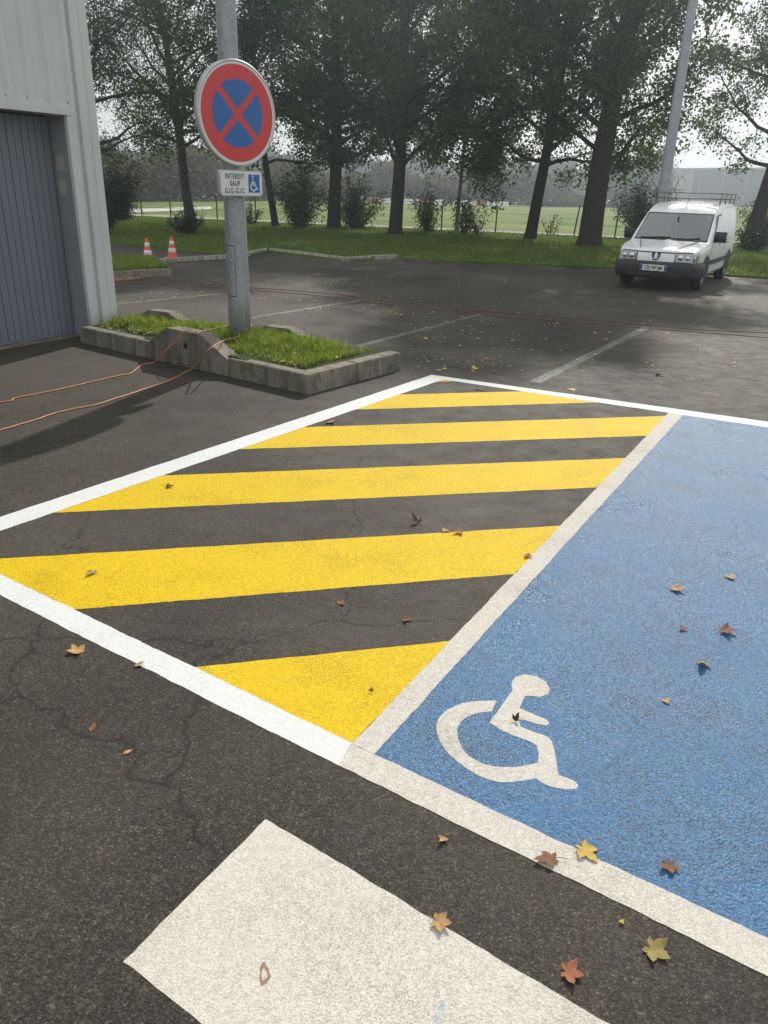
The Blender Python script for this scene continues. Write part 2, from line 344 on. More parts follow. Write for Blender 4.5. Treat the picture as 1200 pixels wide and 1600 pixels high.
def tube_geo(pts, radii, seg=8, caps=True):
    V, Fc = [], []
    pts = [Vector(p) for p in pts]; n = len(pts)
    up = Vector((0, 0, 1)); prev = None
    for i, p in enumerate(pts):
        d = (pts[min(i + 1, n - 1)] - pts[max(i - 1, 0)]); d = d.normalized() if d.length > 1e-9 else Vector((0, 0, 1))
        if prev is None:
            a = d.cross(Vector((1, 0, 0)) if abs(d.x) < .9 else Vector((0, 1, 0))).normalized()
        else: a = (prev - d * prev.dot(d)).normalized()
        prev = a; b = d.cross(a)
        r = radii[i] if hasattr(radii, '__len__') else radii
        for k in range(seg):
            t = 2 * math.pi * k / seg; V.append(p + (a * math.cos(t) + b * math.sin(t)) * r)
    for i in range(n - 1):
        for k in range(seg):
            Fc.append((i * seg + k, i * seg + (k + 1) % seg, (i + 1) * seg + (k + 1) % seg, (i + 1) * seg + k))
    if caps: Fc.append(tuple(range(seg))[::-1]); Fc.append(tuple((n - 1) * seg + k for k in range(seg)))
    return V, Fc
def tube(name, pts, r, m, parent=None, seg=8):
    V, Fc = tube_geo(pts, r, seg); return mesh_obj(name, V, Fc, m, parent, True)
def lathe(name, prof, m, parent=None, seg=32, smooth=True, loc=None):
    V, Fc = [], []
    for r, z in prof:
        for k in range(seg):
            a = 2 * math.pi * k / seg; V.append((r * math.cos(a), r * math.sin(a), z))
    for i in range(len(prof) - 1):
        for k in range(seg): Fc.append((i * seg + k, i * seg + (k + 1) % seg, (i + 1) * seg + (k + 1) % seg, (i + 1) * seg + k))
    Fc.append(tuple(range(seg))[::-1]); Fc.append(tuple((len(prof) - 1) * seg + k for k in range(seg)))
    return mesh_obj(name, V, Fc, m, parent, smooth, loc)
def inter(a, b, c, d):
    """where line ab meets line cd on the ground"""
    x1, y1, x2, y2, x3, y3, x4, y4 = a.x, a.y, b.x, b.y, c.x, c.y, d.x, d.y
    q = (x1 - x2) * (y3 - y4) - (y1 - y2) * (x3 - x4)
    u = ((x1 * y2 - y1 * x2) * (x3 - x4) - (x1 - x2) * (x3 * y4 - y3 * x4)) / q
    v = ((x1 * y2 - y1 * x2) * (y3 - y4) - (y1 - y2) * (x3 * y4 - y3 * x4)) / q
    return Vector((u, v, 0))
def wob(x, y, s): return math.sin(x * 13.1 * s + y * 7.7 * s) * .5 + math.sin(x * 31.7 * s - y * 23.3 * s + 1.3) * .3 + math.sin(x * 71 * s + y * 57 * s + .7) * .2
def sheet(name, pts, z, m, parent=None, jit=.003, step=.03, smooth_closed=False, label=None):
    """painted marking: a thin sheet with a slightly uneven hand-rolled edge"""
    out = []; n = len(pts)
    for i in range(n):
        a, b = pts[i], pts[(i + 1) % n]; d = Vector((b.x - a.x, b.y - a.y)); ln = d.length
        k = max(1, int(ln / step)) if jit else 1
        nn = Vector((-d.y, d.x)).normalized() if ln > 0 else Vector((0, 0))
        for j in range(k):
            q = j / k; x = a.x + d.x * q; y = a.y + d.y * q
            e = 0 if j == 0 else jit * (wob(x, y, 1) * .8 + random.uniform(-.5, .5))
            out.append((x + nn.x * e, y + nn.y * e, z))
    o = mesh_obj(name, out, [tuple(range(len(out)))], m, parent)
    if o.data.polygons and o.data.polygons[0].normal.z < 0: o.data.flip_normals()
    if label: o['label'] = label
    return o

A = Vector((math.sin(R(30.5)), math.cos(R(30.5)), 0)); B = Vector((A.y, -A.x, 0)); Z = Vector((0, 0, 1))

# ================================================================== SETTING
S = 520
gnd = tag(mesh_obj('ground', [(-S, -60, -.06), (S, -60, -.06), (S, 740, -.06), (-S, 740, -.06)], [(0, 1, 2, 3)], 'meadow'), 'green and straw coloured meadow beyond the wire fence', kind='structure')
lot = tag(mesh_obj('car_park', [(-45, -14, 0), (48, -14, 0), (48, 27, 0), (-45, 27, 0)], [(0, 1, 2, 3)], 'asphalt'), 'dark weathered asphalt car park', kind='structure')

# ---- painted markings (parts of the car park)
nI0, nI1 = px(0, 897), px(550, 1161)          # near line of the hatched strip, inner edge
nO0, nO1 = px(0, 930), px(528, 1196)          # outer edge
lO0, lO1 = px(0, 808), px(674, 586)           # left line
lI0, lI1 = px(0, 830), px(690, 594)
fO0, fO1 = px(680, 586.5), px(1200, 659)      # far line
fI0, fI1 = px(706, 595), px(1200, 668)
mL0, mL1 = px(549, 1163), px(1041, 649)       # middle line
mR0, mR1 = px(585, 1179), px(1067, 649)
bU0, bU1 = px(585, 1179), px(1200, 1467)      # near line of the blue bay
bD0, bD1 = px(530, 1196), px(1200, 1525)
ext = lambda a, b, d: b + (b - a).normalized() * d
cornI = inter(nI0, nI1, lI0, lI1); cornO = inter(nO0, nO1, lO0, lO1)
farI = inter(lI0, lI1, fI0, fI1); farO = inter(lO0, lO1, fO0, fO1)
midFarL = inter(mL0, mL1, fI0, fI1); midFarR = inter(mR0, mR1, fI0, fI1)
midNearL = inter(mL0, mL1, nI0, nI1)
farEndO, farEndI = ext(fO0, fO1, 2.6), ext(fI0, fI1, 2.6)
bEndU, bEndD = ext(bU0, bU1, 2.1), ext(bD0, bD1, 2.1)
sheet('blue_bay_surface', [mR0 - A * .02 - B * .02, midFarR + A * .02 - B * .02, farEndI + A * .02, bEndU - A * .02], .0006, 'blue_paint', lot, label='blue painted surface of the disabled parking bay')
sheet('white_line', [cornO, nO1, nI1, cornI], .0013, 'fresh_white_paint', lot, label='bright fresh white edge line of the hatched strip, along its near end')
sheet('white_line', [lO0 * 0 + cornO, cornI, lI1 * 0 + farI, farO], .0016, 'fresh_white_paint', lot, label='fresh white edge line of the hatched strip on the kerb side')
sheet('white_line', [farO, farI, farEndI, farEndO], .0010, 'fresh_white_paint', lot, label='white end line along the far side of hatching and blue bay')
sheet('white_line', [mL0, midFarL, midFarR, mR0], .0022, 'old_white_paint', lot, label='older greyish white line between yellow hatching and blue bay')
sheet('white_line', [nO1, bEndD, bEndU, mR0, mL0], .0019, 'old_white_paint', lot, label='older worn white line at the near end of the blue bay')
sheet('white_line', [farEndO, farEndI, bEndU, bEndU + (bEndU - bU0).normalized() * .13, farEndO + B * .13], .0025, 'old_white_paint', lot, label='older white side line on the far flank of the blue bay')
zc, zl = px(415, 1280), px(192, 1503); zd = (px(950, 1600) - zc).normalized(); zd2 = (px(318, 1600) - zl).normalized()
sheet('white_band', [zc, zl, zl + zd2 * 2.2, zc + zd * 2.2], .0009, 'old_white_paint', lot, label='wide worn white crossing band painted on the asphalt')
# yellow hatching: each stripe clipped between the white lines
def stripe(u0, u1, l0, l1, left, right, lab):
    """upper edge u0-u1, lower edge l0-l1 as pixels; left/right: (edge a, edge b) ground lines"""
    U0, U1, L0, L1 = px(*u0), px(*u1), px(*l0), px(*l1)
    pts = [inter(U0, U1, *left[0]), inter(U0, U1, *right[0])]
    if len(right) > 2: pts.append(right[2])
    pts += [inter(L0, L1, *right[1]), inter(L0, L1, *left[1])]
    if len(left) > 2: pts.append(left[2])
    sheet('yellow_stripe', pts, .0008, 'yellow_paint', lot, jit=.0035, label=lab)
lineL, lineM, lineN, lineF = (lI0, lI1), (mL0, mL1), (nI0, nI1), (fI0, fI1)
sheet('yellow_stripe', [inter(px(310, 1042), px(690, 1003), *lineN), inter(px(310, 1042), px(690, 1003), *lineM), midNearL], .0008, 'yellow_paint', lot, label='triangular yellow hatch stripe wedged beside the wheelchair bay corner')
stripe((0, 873), (868, 822), (118, 952), (790, 898), (lineN, lineN), (lineM, lineM), 'long yellow hatch stripe next to the triangular one')
stripe((258, 743), (972, 716), (88, 801), (925, 762), (lineL, lineL), (lineM, lineM), 'middle yellow hatch stripe with a small footprint mark')
stripe((462, 668), (1041, 650), (372, 702), (1010, 681), (lineL, lineL), (lineM, lineM), 'yellow hatch stripe reaching the far end of the old line')
stripe((608, 617), (835, 611), (555, 640), (928, 629), (lineL, lineL), (lineF, lineF), 'yellow hatch stripe cut off by the white end line')
sheet('yellow_stripe', [inter(px(672, 597), px(722, 595), *lineL), inter(px(672, 597), px(722, 595), *lineF), farI], .0008, 'yellow_paint', lot, label='tiny yellow hatch tip in the far corner of the strip')
# wheelchair symbol traced on the ground
sym = [(645,345),(700,270),(740,215),(760,190),(756,150),(775,120),(820,108),(880,115),(925,145),(945,180),(935,205),(900,218),(850,212),(820,216),(806,245),(795,275),(830,290),(880,310),(930,333),(942,348),(925,360),(880,352),(820,332),(790,330),(800,365),(870,393),(935,415),(955,440),(967,480),(978,540),(988,603),(1030,618),(1065,632),(1085,655),(1075,674),(1020,675),(950,662),(905,642),(875,620),(820,632),(760,638),(700,640),(650,628),(600,610),(520,562),(450,505),(415,460),(396,420),(385,380),(390,340),(405,312),(440,280),(510,250),(560,241),(600,238),(682,238),(660,290),(620,294),(590,298),(555,308),(530,322),(505,342),(490,365),(486,390),(490,425),(510,470),(535,500),(560,520),(590,537),(620,550),(660,560),(700,564),(750,565),(800,562),(845,552),(886,543),(890,500),(880,460),(850,440),(800,422),(760,408),(700,380)]
sheet('wheelchair_symbol', [px(560 + x * 380 / 1200, 1020 + y * 380 / 1200) for x, y in sym], .0013, 'old_white_paint', lot, jit=.002, step=.012, label='off white wheelchair symbol painted on the blue bay')
# stains on the markings
fallen('stain_brown', (.22, .12, .06), (.40, .27, .17)); fallen('stain_blue', (.20, .34, .52), (.45, .52, .58))
def ring(cx, cy, rx, ry, w, lab, m='stain_brown'):
    V, F_ = [], []
    for i in range(28):
        a = 2 * math.pi * i / 28; k = 1 + .14 * math.sin(3 * a + 1) + .07 * math.sin(7 * a)
        for q in (1 - w, 1.0): V.append(px(cx + rx * q * k * math.cos(a), cy + ry * q * k * math.sin(a), .0021))
    for i in range(28): j = (i + 1) % 28; F_.append((2 * i, 2 * i + 1, 2 * j + 1, 2 * j))
    o = mesh_obj('stain', V, F_, m, lot); o['label'] = lab
    if o.data.polygons[0].normal.z < 0: o.data.flip_normals()
ring(413, 1522, 8, 17, .42, 'brown ring-shaped stain on the wide white band')
sheet('stain', [px(690, 1568), px(694, 1570), px(682, 1598), px(678, 1597)], .0021, 'stain_blue', lot, jit=.0015, step=.006, label='short stray streak of blue paint on the white band')
# worn bay lines far off
def worn_line(a, b, w, m, lab, z=.002):
    d = (b - a).normalized(); n = Vector((-d.y, d.x, 0)) * w / 2
    sheet('bay_line', [a + n, a - n, b - n, b + n], z, m, lot, jit=.006, step=.12, label=lab)
worn_line(px(180, 475), px(345, 459), .10, 'mossy_line_paint', 'mossy yellowish bay line near the warehouse corner')
worn_line(px(390, 497), px(560, 470), .10, 'worn_line_paint', 'worn pale bay line beside the lamp post')
worn_line(px(560, 541), px(755, 490), .10, 'worn_line_paint', 'worn pale bay line meeting the end of the planted island')
worn_line(px(835, 598), px(1010, 512), .12, 'worn_line_paint', 'worn pale bay line behind the hatched strip')

# ---- lawn verge
edge_px = [(60, 372), (165, 380), (345, 398), (392, 400), (420, 394), (540, 409), (620, 404), (700, 409), (800, 413), (960, 421), (1200, 436)]
edge = [px(x, y) for x, y in edge_px]
edge += [px(1200, 436) + Vector((8, -3.2, 0)), Vector((45, 7, 0))]
FL0, FL1 = Vector((-11.1, 41.3, 0)), Vector((9.6, 34.75, 0)); fdir = (FL1 - FL0).normalized(); fn = Vector((-fdir.y, fdir.x, 0))
lawn_pts = [Vector((-45, edge[0].y + 3, 0))] + edge + [FL1 + fdir * 42, FL0 - fdir * 30]
LZ = .05
def skirted(name, pts, z, m, lab, z0=-.08, kind='structure'):
    n = len(pts); V = [(p.x, p.y, z) for p in pts] + [(p.x, p.y, z0) for p in pts]
    F_ = [tuple(range(n))] + [(i, i + n, (i + 1) % n + n, (i + 1) % n) for i in range(n)]
    o = mesh_obj(name, V, F_, m)
    if o.data.polygons[0].normal.z < 0: o.data.flip_normals()
    return tag(o, lab, kind=kind)
lawn = skirted('lawn', lawn_pts, LZ, 'lawn_turf', 'mown green lawn verge under the trees')
pth = [FL0 - fdir * 34 + fn * .15, FL1 + fdir * 46 + fn * .15, FL1 + fdir * 46 + fn * 3.4, FL0 - fdir * 34 + fn * 3.9]
skirted('path', pth, -.02, 'pale_path', 'pale gravel path running behind the wire fence')
# far road edge on the left
rd = [px(120, 335), px(330, 326), px(330, 322), px(110, 329)]
skirted('road', rd, -.02, 'pale_path', 'pale strip of road crossing the meadow behind the fence')

def in_poly(P, poly):
    x, y = P[:, 0], P[:, 1]; ins = np.zeros(len(P), bool); n = len(poly)
    for i in range(n):
        a, b = poly[i], poly[(i + 1) % n]
        c = ((a.y > y) != (b.y > y)) & (x < (b.x - a.x) * (y - a.y) / (b.y - a.y + 1e-12) + a.x)
        ins ^= c
    return ins
def blades(name, poly, n, h, w, z, m, seed, lab, zf=None, clump=0.0, parent=None):
    rng = np.random.default_rng(seed); xs = [p.x for p in poly]; ys = [p.y for p in poly]
    P = np.empty((0, 2))
    while len(P) < n:
        q = rng.uniform([min(xs), min(ys)], [max(xs), max(ys)], (n * 2, 2))
        if clump:
            f = np.sin(q[:, 0] * clump) * np.sin(q[:, 1] * clump * 1.13 + 1) + np.sin(q[:, 0] * clump * 2.7 + 2) * np.sin(q[:, 1] * clump * 2.3) * .6
            q = q[rng.uniform(-1.3, 1.0, len(q)) < f]
        P = np.vstack([P, q[in_poly(q, poly)]])
    P = P[:n]; zz = np.full(n, z) if zf is None else zf(P)
    a = rng.uniform(0, 2 * np.pi, n); hh = h * rng.uniform(.4, 1.15, n); ww = w * rng.uniform(.6, 1.3, n)
    lean = hh * rng.uniform(.1, .9, n); la = rng.uniform(0, 2 * np.pi, n)
    dx, dy = np.cos(a) * ww / 2, np.sin(a) * ww / 2
    lx, ly = np.cos(la) * lean, np.sin(la) * lean
    b0 = np.c_[P[:, 0] - dx, P[:, 1] - dy, zz - .01]; b1 = np.c_[P[:, 0] + dx, P[:, 1] + dy, zz - .01]
    m0 = np.c_[P[:, 0] - dx * .8 + lx * .35, P[:, 1] - dy * .8 + ly * .35, zz + hh * .6]; m1 = np.c_[P[:, 0] + dx * .8 + lx * .35, P[:, 1] + dy * .8 + ly * .35, zz + hh * .6]
    tp = np.c_[P[:, 0] + lx, P[:, 1] + ly, zz + hh * .95]
    V = np.stack([b0, b1, m1, m0, tp], 1).reshape(-1, 3)
    i = np.arange(n)[:, None] * 5
    F_ = np.concatenate([i + np.array([[0, 1, 2]]), i + np.array([[0, 2, 3]]), i + np.array([[3, 2, 4]])], 0)
    return tag(np_mesh(name, V, F_, m, parent), lab, kind='stuff')
vis = [p for p in edge[:-2]] + [px(1200, 436) + Vector((4, 4, 0)), Vector((17, 32.6, 0)), FL0 - fdir * 8, Vector((-18, 33, 0))]
blades('grass', vis, 90000, .085, .02, LZ, 'lawn_blades', 3, 'short grass of the mown lawn verge')

# ================================================================== KERBS AND ISLAND
def kerb_run(parent, a, b, w, h, stone, m, gap=.008, side=1, bevel=.02):
    """stones from a to b; body lies to the left (side=1) of a->b"""
    d = (b - a); ln = d.length; d.normalize(); n = Vector((-d.y, d.x, 0)) * side
    k = max(1, round(ln / stone)); st = ln / k
    for i in range(k):
        p0 = a + d * (i * st + gap / 2 * (i > 0)); p1 = a + d * ((i + 1) * st - gap / 2 * (i < k - 1))
        dz = random.uniform(-.006, .006); o = n * random.uniform(-.004, .004)
        bm = bmesh.new()
        prof = [Vector((0, 0, -.05)), n * .015 + Z * (h + dz), n * w + Z * (h + dz), n * w + Z * -.05]
        vs0 = [bm.verts.new(p0 + o + q) for q in prof]; vs1 = [bm.verts.new(p1 + o + q) for q in prof]
        bm.faces.new(vs0); bm.faces.new(vs1[::-1])
        for q in range(4): bm.faces.new([vs0[q], vs1[q], vs1[(q + 1) % 4], vs0[(q + 1) % 4]])
        bmesh.ops.translate(bm, verts=bm.verts, vec=-parent.location)
        bm_obj('kerb_stone', bm, m, parent, bevel=bevel)
K0 = px(482, 617); K1 = px(627, 578); K2 = px(125, 535)
kd = (K2 - K0).normalized(); kn = Vector((kd.y, -kd.x, 0))
if kn.dot(A) < 0: kn = -kn
W0 = Vector((-3.43, 9.73, 0))                           # warehouse corner
K3 = K1 + (W0 + A * .25 - (K1)).dot(-B) * (-B) + A * -.02
ik = empty('island_kerb', K0); tag(ik, 'concrete kerb around the planted island by the lamp post', 'kerb')
bs, be = 1.08, 2.33                                      # stretch of the front taken by the concrete block
mit = K0 + (K1 - K0).normalized() * .0
kerb_run(ik, K0 + kd * bs, K0 + kd * .004, .15, .19, 1.1, 'kerb_concrete', side=1)
kerb_run(ik, K2 + kd * .0, K0 + kd * (be + .006), .15, .19, 1.0, 'kerb_concrete', side=1)
kerb_run(ik, K0 + (K1 - K0).normalized() * .004, K1, .17, .185, .75, 'kerb_concrete', side=1)
kerb_run(ik, K3, K1 - B * .18, .14, .14, 1.0, 'kerb_concrete', side=-1)
# fix for the body side: stones must lie inside the island
def inside_turf():
    return [K0 + kn * .05 + kd * .03 , K1 - B * .05 - A * .03, K3 - A * .05, K2 + kn * .04]
def island_z(P):
    c = K0 + kd * 1.8 + kn * .8
    return .165 + .05 * np.exp(-(((P[:, 0] - c.x) ** 2 + (P[:, 1] - c.y) ** 2) / 2.2)) + .012 * np.sin(P[:, 0] * 7) * np.sin(P[:, 1] * 6)
ip = inside_turf()
gx = 34; gv = []; gf = []
for i in range(gx + 1):
    for j in range(gx + 1):
        u, v = i / gx, j / gx
        p = (ip[0] * (1 - u) + ip[1] * u) * (1 - v) + (ip[3] * (1 - u) + ip[2] * u) * v
        gv.append(p)
gz = island_z(np.array([(p.x, p.y) for p in gv]))
gv = [(p.x, p.y, float(z) - .01) for p, z in zip(gv, gz)]
for i in range(gx):
    for j in range(gx): gf.append((i * (gx + 1) + j, (i + 1) * (gx + 1) + j, (i + 1) * (gx + 1) + j + 1, i * (gx + 1) + j + 1))
tag(mesh_obj('island_ground', gv, gf, 'island_turf', smooth=True), 'mossy earth of the planted island inside its kerb', kind='structure')
def shrink(pl, f):
    c = sum(pl, Vector()) / len(pl); return [c + (p - c) * f for p in pl]
blades('grass', [K0 + kn * .22 + kd * .26, K1 - B * .30 - A * .10, K3 - A * .18 + B * .1, K2 + kn * .24], 24000, .075, .007, 0, 'grass_blades', 5, 'bright green grass growing on the planted island', zf=lambda P: island_z(P) - .01, clump=3.4)
blades('grass', [K0 + kn * .5 + kd * .5, K1 - B * .5 - A * .25, K3 - A * .4 + B * .4, K2 + kn * .4], 3500, .15, .008, 0, 'grass_blades', 6, 'taller tufts standing out of the island grass', zf=lambda P: island_z(P) - .01, clump=5.5)
# tiny fallen petals and leaf scraps in the island grass
def scraps(name, pts_fn, n, size, m, seed, lab, z):
    rng = np.random.default_rng(seed); P = pts_fn(rng, n)
    a = rng.uniform(0, 6.28, n); s = size * rng.uniform(.5, 1.4, n); t = rng.uniform(-.5, .5, (n, 2))
    V = []
    for k in range(4):
        an = a + k * np.pi / 2; r = s * (1 if k % 2 == 0 else .62)
        ox, oy = np.cos(an) * r, np.sin(an) * r
        V.append(np.c_[P[:, 0] + ox, P[:, 1] + oy, P[:, 2] + np.abs(ox * t[:, 0] + oy * t[:, 1]) + .004])
    V = np.stack(V, 1).reshape(-1, 3); F_ = np.arange(n)[:, None] * 4 + np.array([[0, 1, 2, 3]])
    return tag(np_mesh(name, V, F_, m), lab, kind='stuff')
def isl_pts(rng, n):
    u = rng.uniform(0.05, .95, n); v = rng.uniform(.02, .5, n)
    P = np.array([((ip[0] * (1 - a) + ip[3] * a) * (1 - b) + (ip[1] * (1 - a) + ip[2] * a) * b)[:2] for a, b in zip(u, v)])
    return np.c_[P, island_z(P) + .02]
scraps('leaf_litter', isl_pts, 150, .014, 'white_petals', 9, 'pale scraps of leaf scattered in the island grass', 0)

scraps('leaf_litter', isl_pts, 70, .026, 'dry_leaves', 19, 'brown dead leaves caught in the island grass', 0)
def wheel_stop(base0, base1, top0, top1, h, w, n, lab, hole=True, z0=-.03):
    """trapezoid concrete block; base0-base1 along the ground, n = depth direction"""
    c = (base0 + base1) / 2; e = empty('concrete_wheel_stop', c); tag(e, lab, 'wheel stop', 'concrete wheel stops set in the planted island')
    d = (base1 - base0); ln = d.length; d.normalize()
    pr = [(0, z0), (0, .17), (top0, h), (top1, h), (ln, .17), (ln, z0)]
    bm = bmesh.new(); add_prism(bm, [base0 - c + d * x + Z * z for x, z in pr], Vector((0, 0, 0)), n * w)
    o = bm_obj('block', bm, 'kerb_concrete', e, bevel=.018)
    if hole:
        hc = base0 - c + d * (ln * .5) + Z * (.22)
        bm = bmesh.new(); r = .032
        pts = [hc - n * .004 + d * (math.cos(t) * r) + Z * (math.sin(t) * r * 1.0) for t in [2 * math.pi * k / 14 for k in range(14)]]
        ring = [hc - n * .004 + d * (math.cos(t) * r * 1.5) + Z * (math.sin(t) * r * 1.5) for t in [2 * math.pi * k / 14 for k in range(14)]]
        add_prism(bm, pts, Vector((0, 0, 0)), n * .003); bm_obj('lifting_hole', bm, 'sign_black', e)
    return e
wheel_stop(K0 + kd * be, K0 + kd * bs, .33, .33 + .52, .37, .17, kn, 'concrete wheel stop with a lifting hole and orange cables over it')
wheel_stop(K3 + B * .95 + A * .0 - A * .17, K3 + B * .02 - A * .17, .3, .62, .30, .16, -A * -1, 'mossy concrete wheel stop nearest the warehouse corner', hole=False)
wheel_stop(K1 - B * 1.08 - A * .16, K1 - B * 2.02 - A * .16, .3, .62, .30, .16, A, 'mossy concrete wheel stop behind the lamp post', hole=False)

# second island further left, with its kerb and litter
i2a, i2b = px(270, 431), px(150, 437)
i2c = i2b + Vector((-.9, 3.0, 0)); i2d = px(200, 413) + Vector((.6, 0, 0)); i2top = px(262, 424)
e2 = empty('far_island_kerb', i2a); tag(e2, 'short concrete kerb in front of the grass patch beyond the warehouse', 'kerb')
kerb_run(e2, i2b, i2a, .15, .14, 1.0, 'kerb_concrete', side=1)
i2poly = [i2b + Vector((0, .12, 0)), i2a + Vector((-.1, .12, 0)), i2d, i2c]
skirted('island_ground', i2poly, .11, 'island_turf', 'earth of the grass patch beyond the warehouse corner')
blades('grass', i2poly, 9000, .13, .014, .11, 'grass_blades', 15, 'bright green grass on the patch beyond the warehouse')
def lit_pts(rng, n):
    u = rng.uniform(0, .75, n); v = np.abs(rng.normal(0, .45, n))
    P = np.array([(i2b + (i2a - i2b) * a)[:2] for a in u]); P[:, 1] -= v + .03; P[:, 0] -= v * .3
    return np.c_[P, np.zeros(n) + .004]
scraps('leaf_litter', lit_pts, 900, .035, 'dry_leaves', 21, 'brown drift of dead leaves against the short kerb', 0)
# pale kerb edging the lawn
e3 = empty('lawn_kerb', px(360, 404)); tag(e3, 'pale flush kerb along the car park edge by the cones', 'kerb')
def run3(par, pl, m='far_kerb_concrete', h=.09):
    for q0, q1 in zip(pl[:-1], pl[1:]): kerb_run(par, px(*q0), px(*q1), .14, h, 1.0, m, bevel=.012)
run3(e3, [(200, 413), (362, 404)])
e4 = empty('lawn_kerb', px(470, 399)); tag(e4, 'low weathered kerb zigzagging along the lawn edge', 'kerb')
run3(e4, [(362, 404), (392, 400), (420, 394), (540, 409), (622, 404)], h=.11)

# ================================================================== WAREHOUSE
wh = empty('warehouse', W0); tag(wh, 'white corrugated metal warehouse with a grey plank door', 'building')
wh.rotation_euler = (0, 0, math.atan2(A.y, A.x) )        # local x runs along the wall away from us, -y faces the island
# local: x from -9 (towards camera) to 0 (corner); outward normal = -y  (B direction)
WH = 7.0
D0, D1 = -4.6, -.36                                       # door opening
DT = 2.42
def rib_panel(x0, x1, z0, z1, pitch=.25, first=None):
    """trapezoid ribbed sheet between x0 and x1"""
    prof = []
    x = x0
    prof.append((x0, 0))
    c = (first if first is not None else x0 + pitch / 2)
    while c < x1 - .03:
        for dx, dy in ((-.045, 0), (-.018, -.034), (.018, -.034), (.045, 0)):
            if x0 < c + dx < x1: prof.append((c + dx, dy))
        c += pitch
    prof.append((x1, 0))
    V, F_ = [], []
    for px_, py in prof: V += [(px_, py, z0), (px_, py, z1)]
    for i in range(len(prof) - 1): F_.append((2 * i, 2 * i + 2, 2 * i + 3, 2 * i + 1))
    n = len(V); V += [(a, b + .004 + .03, c_) for a, b, c_ in V]
    return V, F_ + [(a + n, d + n, c_ + n, b + n) for a, b, c_, d in F_]
xx = -.2
k = 0
while xx > -6.5:
    x0 = max(-6.6, xx - 1.0)
    zb = DT + .075
    if x0 >= D0 - .3:
        if k == 0:
            V, F_ = rib_panel(D1 + .02, -.2, .0, zb, first=-.275); mesh_obj('wall_panel', V, F_, 'white_cladding', wh)
        V, F_ = rib_panel(x0 + .002, xx, zb, WH, first=-.275 - 1.0 * k - .75)
    else:
        V, F_ = rib_panel(x0 + .002, xx, 0, WH, first=-.275 - 1.0 * k - .75)
    mesh_obj('wall_panel', V, F_, 'white_cladding', wh); xx -= 1.0; k += 1
# near end of the same wall and the walls round the back
box('wall_panel', -6.6, D0 + .02, .05, .2, 0, WH, 'white_cladding', wh)
box('back_wall', -6.6, -.02, .3, 12, DT + .1, WH - .02, 'white_cladding', wh)
box('back_wall', -.34, -.02, .42, 12, 0, DT + .1, 'white_cladding', wh)
box('corner_flashing', -.205, .012, -.042, .012, 0, WH + .05, 'white_cladding', wh, bevel=.006)
box('corner_flashing', -.088, .016, -.048, .26, 0, WH + .05, 'white_cladding', wh, bevel=.006)
box('lintel', D0, D1 + .05, -.055, .02, DT, DT + .07, 'white_cladding', wh, bevel=.006)
box('lintel', D0, D1, .02, .30, DT + .01, DT + .05, 'white_cladding', wh)
box('door_jamb', D1 - .035, D1 + .06, -.05, .0, -.01, DT - .002, 'white_cladding', wh, bevel=.006)
box('door_jamb', D1 - .03, D1 + .0, .002, .33, -.01, DT - .002, 'jamb_paint', wh, bevel=.004)
box('jamb_plate', D1 - .034, D1 - .029, .10, .22, 1.86, 2.02, 'brick_grime', wh)
box('jamb_plate', D1 - .034, D1 - .029, .12, .22, 1.62, 1.78, 'brick_grime', wh)
dr = box('door', D0, D1 - .05, .275, .31, .05, DT, 'sign_black', wh)
xw = D1 - .055; kk = 0
while xw > D0 + .05:
    w = .088
    box('door_plank', xw - w, xw - .008, .256 + random.uniform(-.0015, .0015), .276, .06, DT - .02, 'grey_door_paint', dr, bevel=.004)
    xw -= w
box('door_bottom_rail', D0, D1 - .055, .252, .275, .035, .058, 'grey_door_paint', dr, bevel=.003)
box('threshold', D0, D1 - .04, .2, .45, -.02, .028, 'kerb_concrete', wh, bevel=.01)
for i in range(12):
    lathe('screw', [(.013, 0), (.013, .004), (.008, .008), (.003, .011)], 'sign_rim', wh, seg=8).matrix_local = Matrix.Translation((-.32 - .25 * i, -.002, DT + .13)) @ Matrix.Rotation(R(90), 4, 'X')

# ================================================================== LAMP POST WITH SIGNS
PP = px(376, 530, .2); PP.z = .17
post = empty('lamp_post', PP); tag(post, 'galvanised steel lamp post carrying the round no-stopping sign', 'lamp post')
lathe('shaft', [(.122, -.1), (.118, .5), (.112, 1.2), (.10, 2.6), (.085, 4.5), (.06, 8.0)], 'galvanised_steel', post, 40)
def access_door(parent, az, z0, z1, r, half):
    V, F_ = [], []
    n = 8
    for i in range(n + 1):
        a = az + (-half + 2 * half * i / n)
        for z in (z0, z1): V.append(((r) * math.cos(a), (r) * math.sin(a), z))
    for i in range(n): F_.append((2 * i, 2 * i + 2, 2 * i + 3, 2 * i + 1))
    return V, F_
daz = math.atan2(-PP.y, -PP.x) - R(38)
V, F_ = access_door(post, daz, .50, 1.02, .1212, .50); mesh_obj('access_door_gap', V, F_, 'sign_black', post, True)
V, F_ = access_door(post, daz, .507, 1.013, .1225, .47); mesh_obj('access_door', V, F_, 'galvanised_steel', post, True)
tube('lamp_arm', [(0, 0, 7.9), (.2, -.1, 8.3), (.9, -.5, 8.5)], .035, 'galvanised_steel', post)

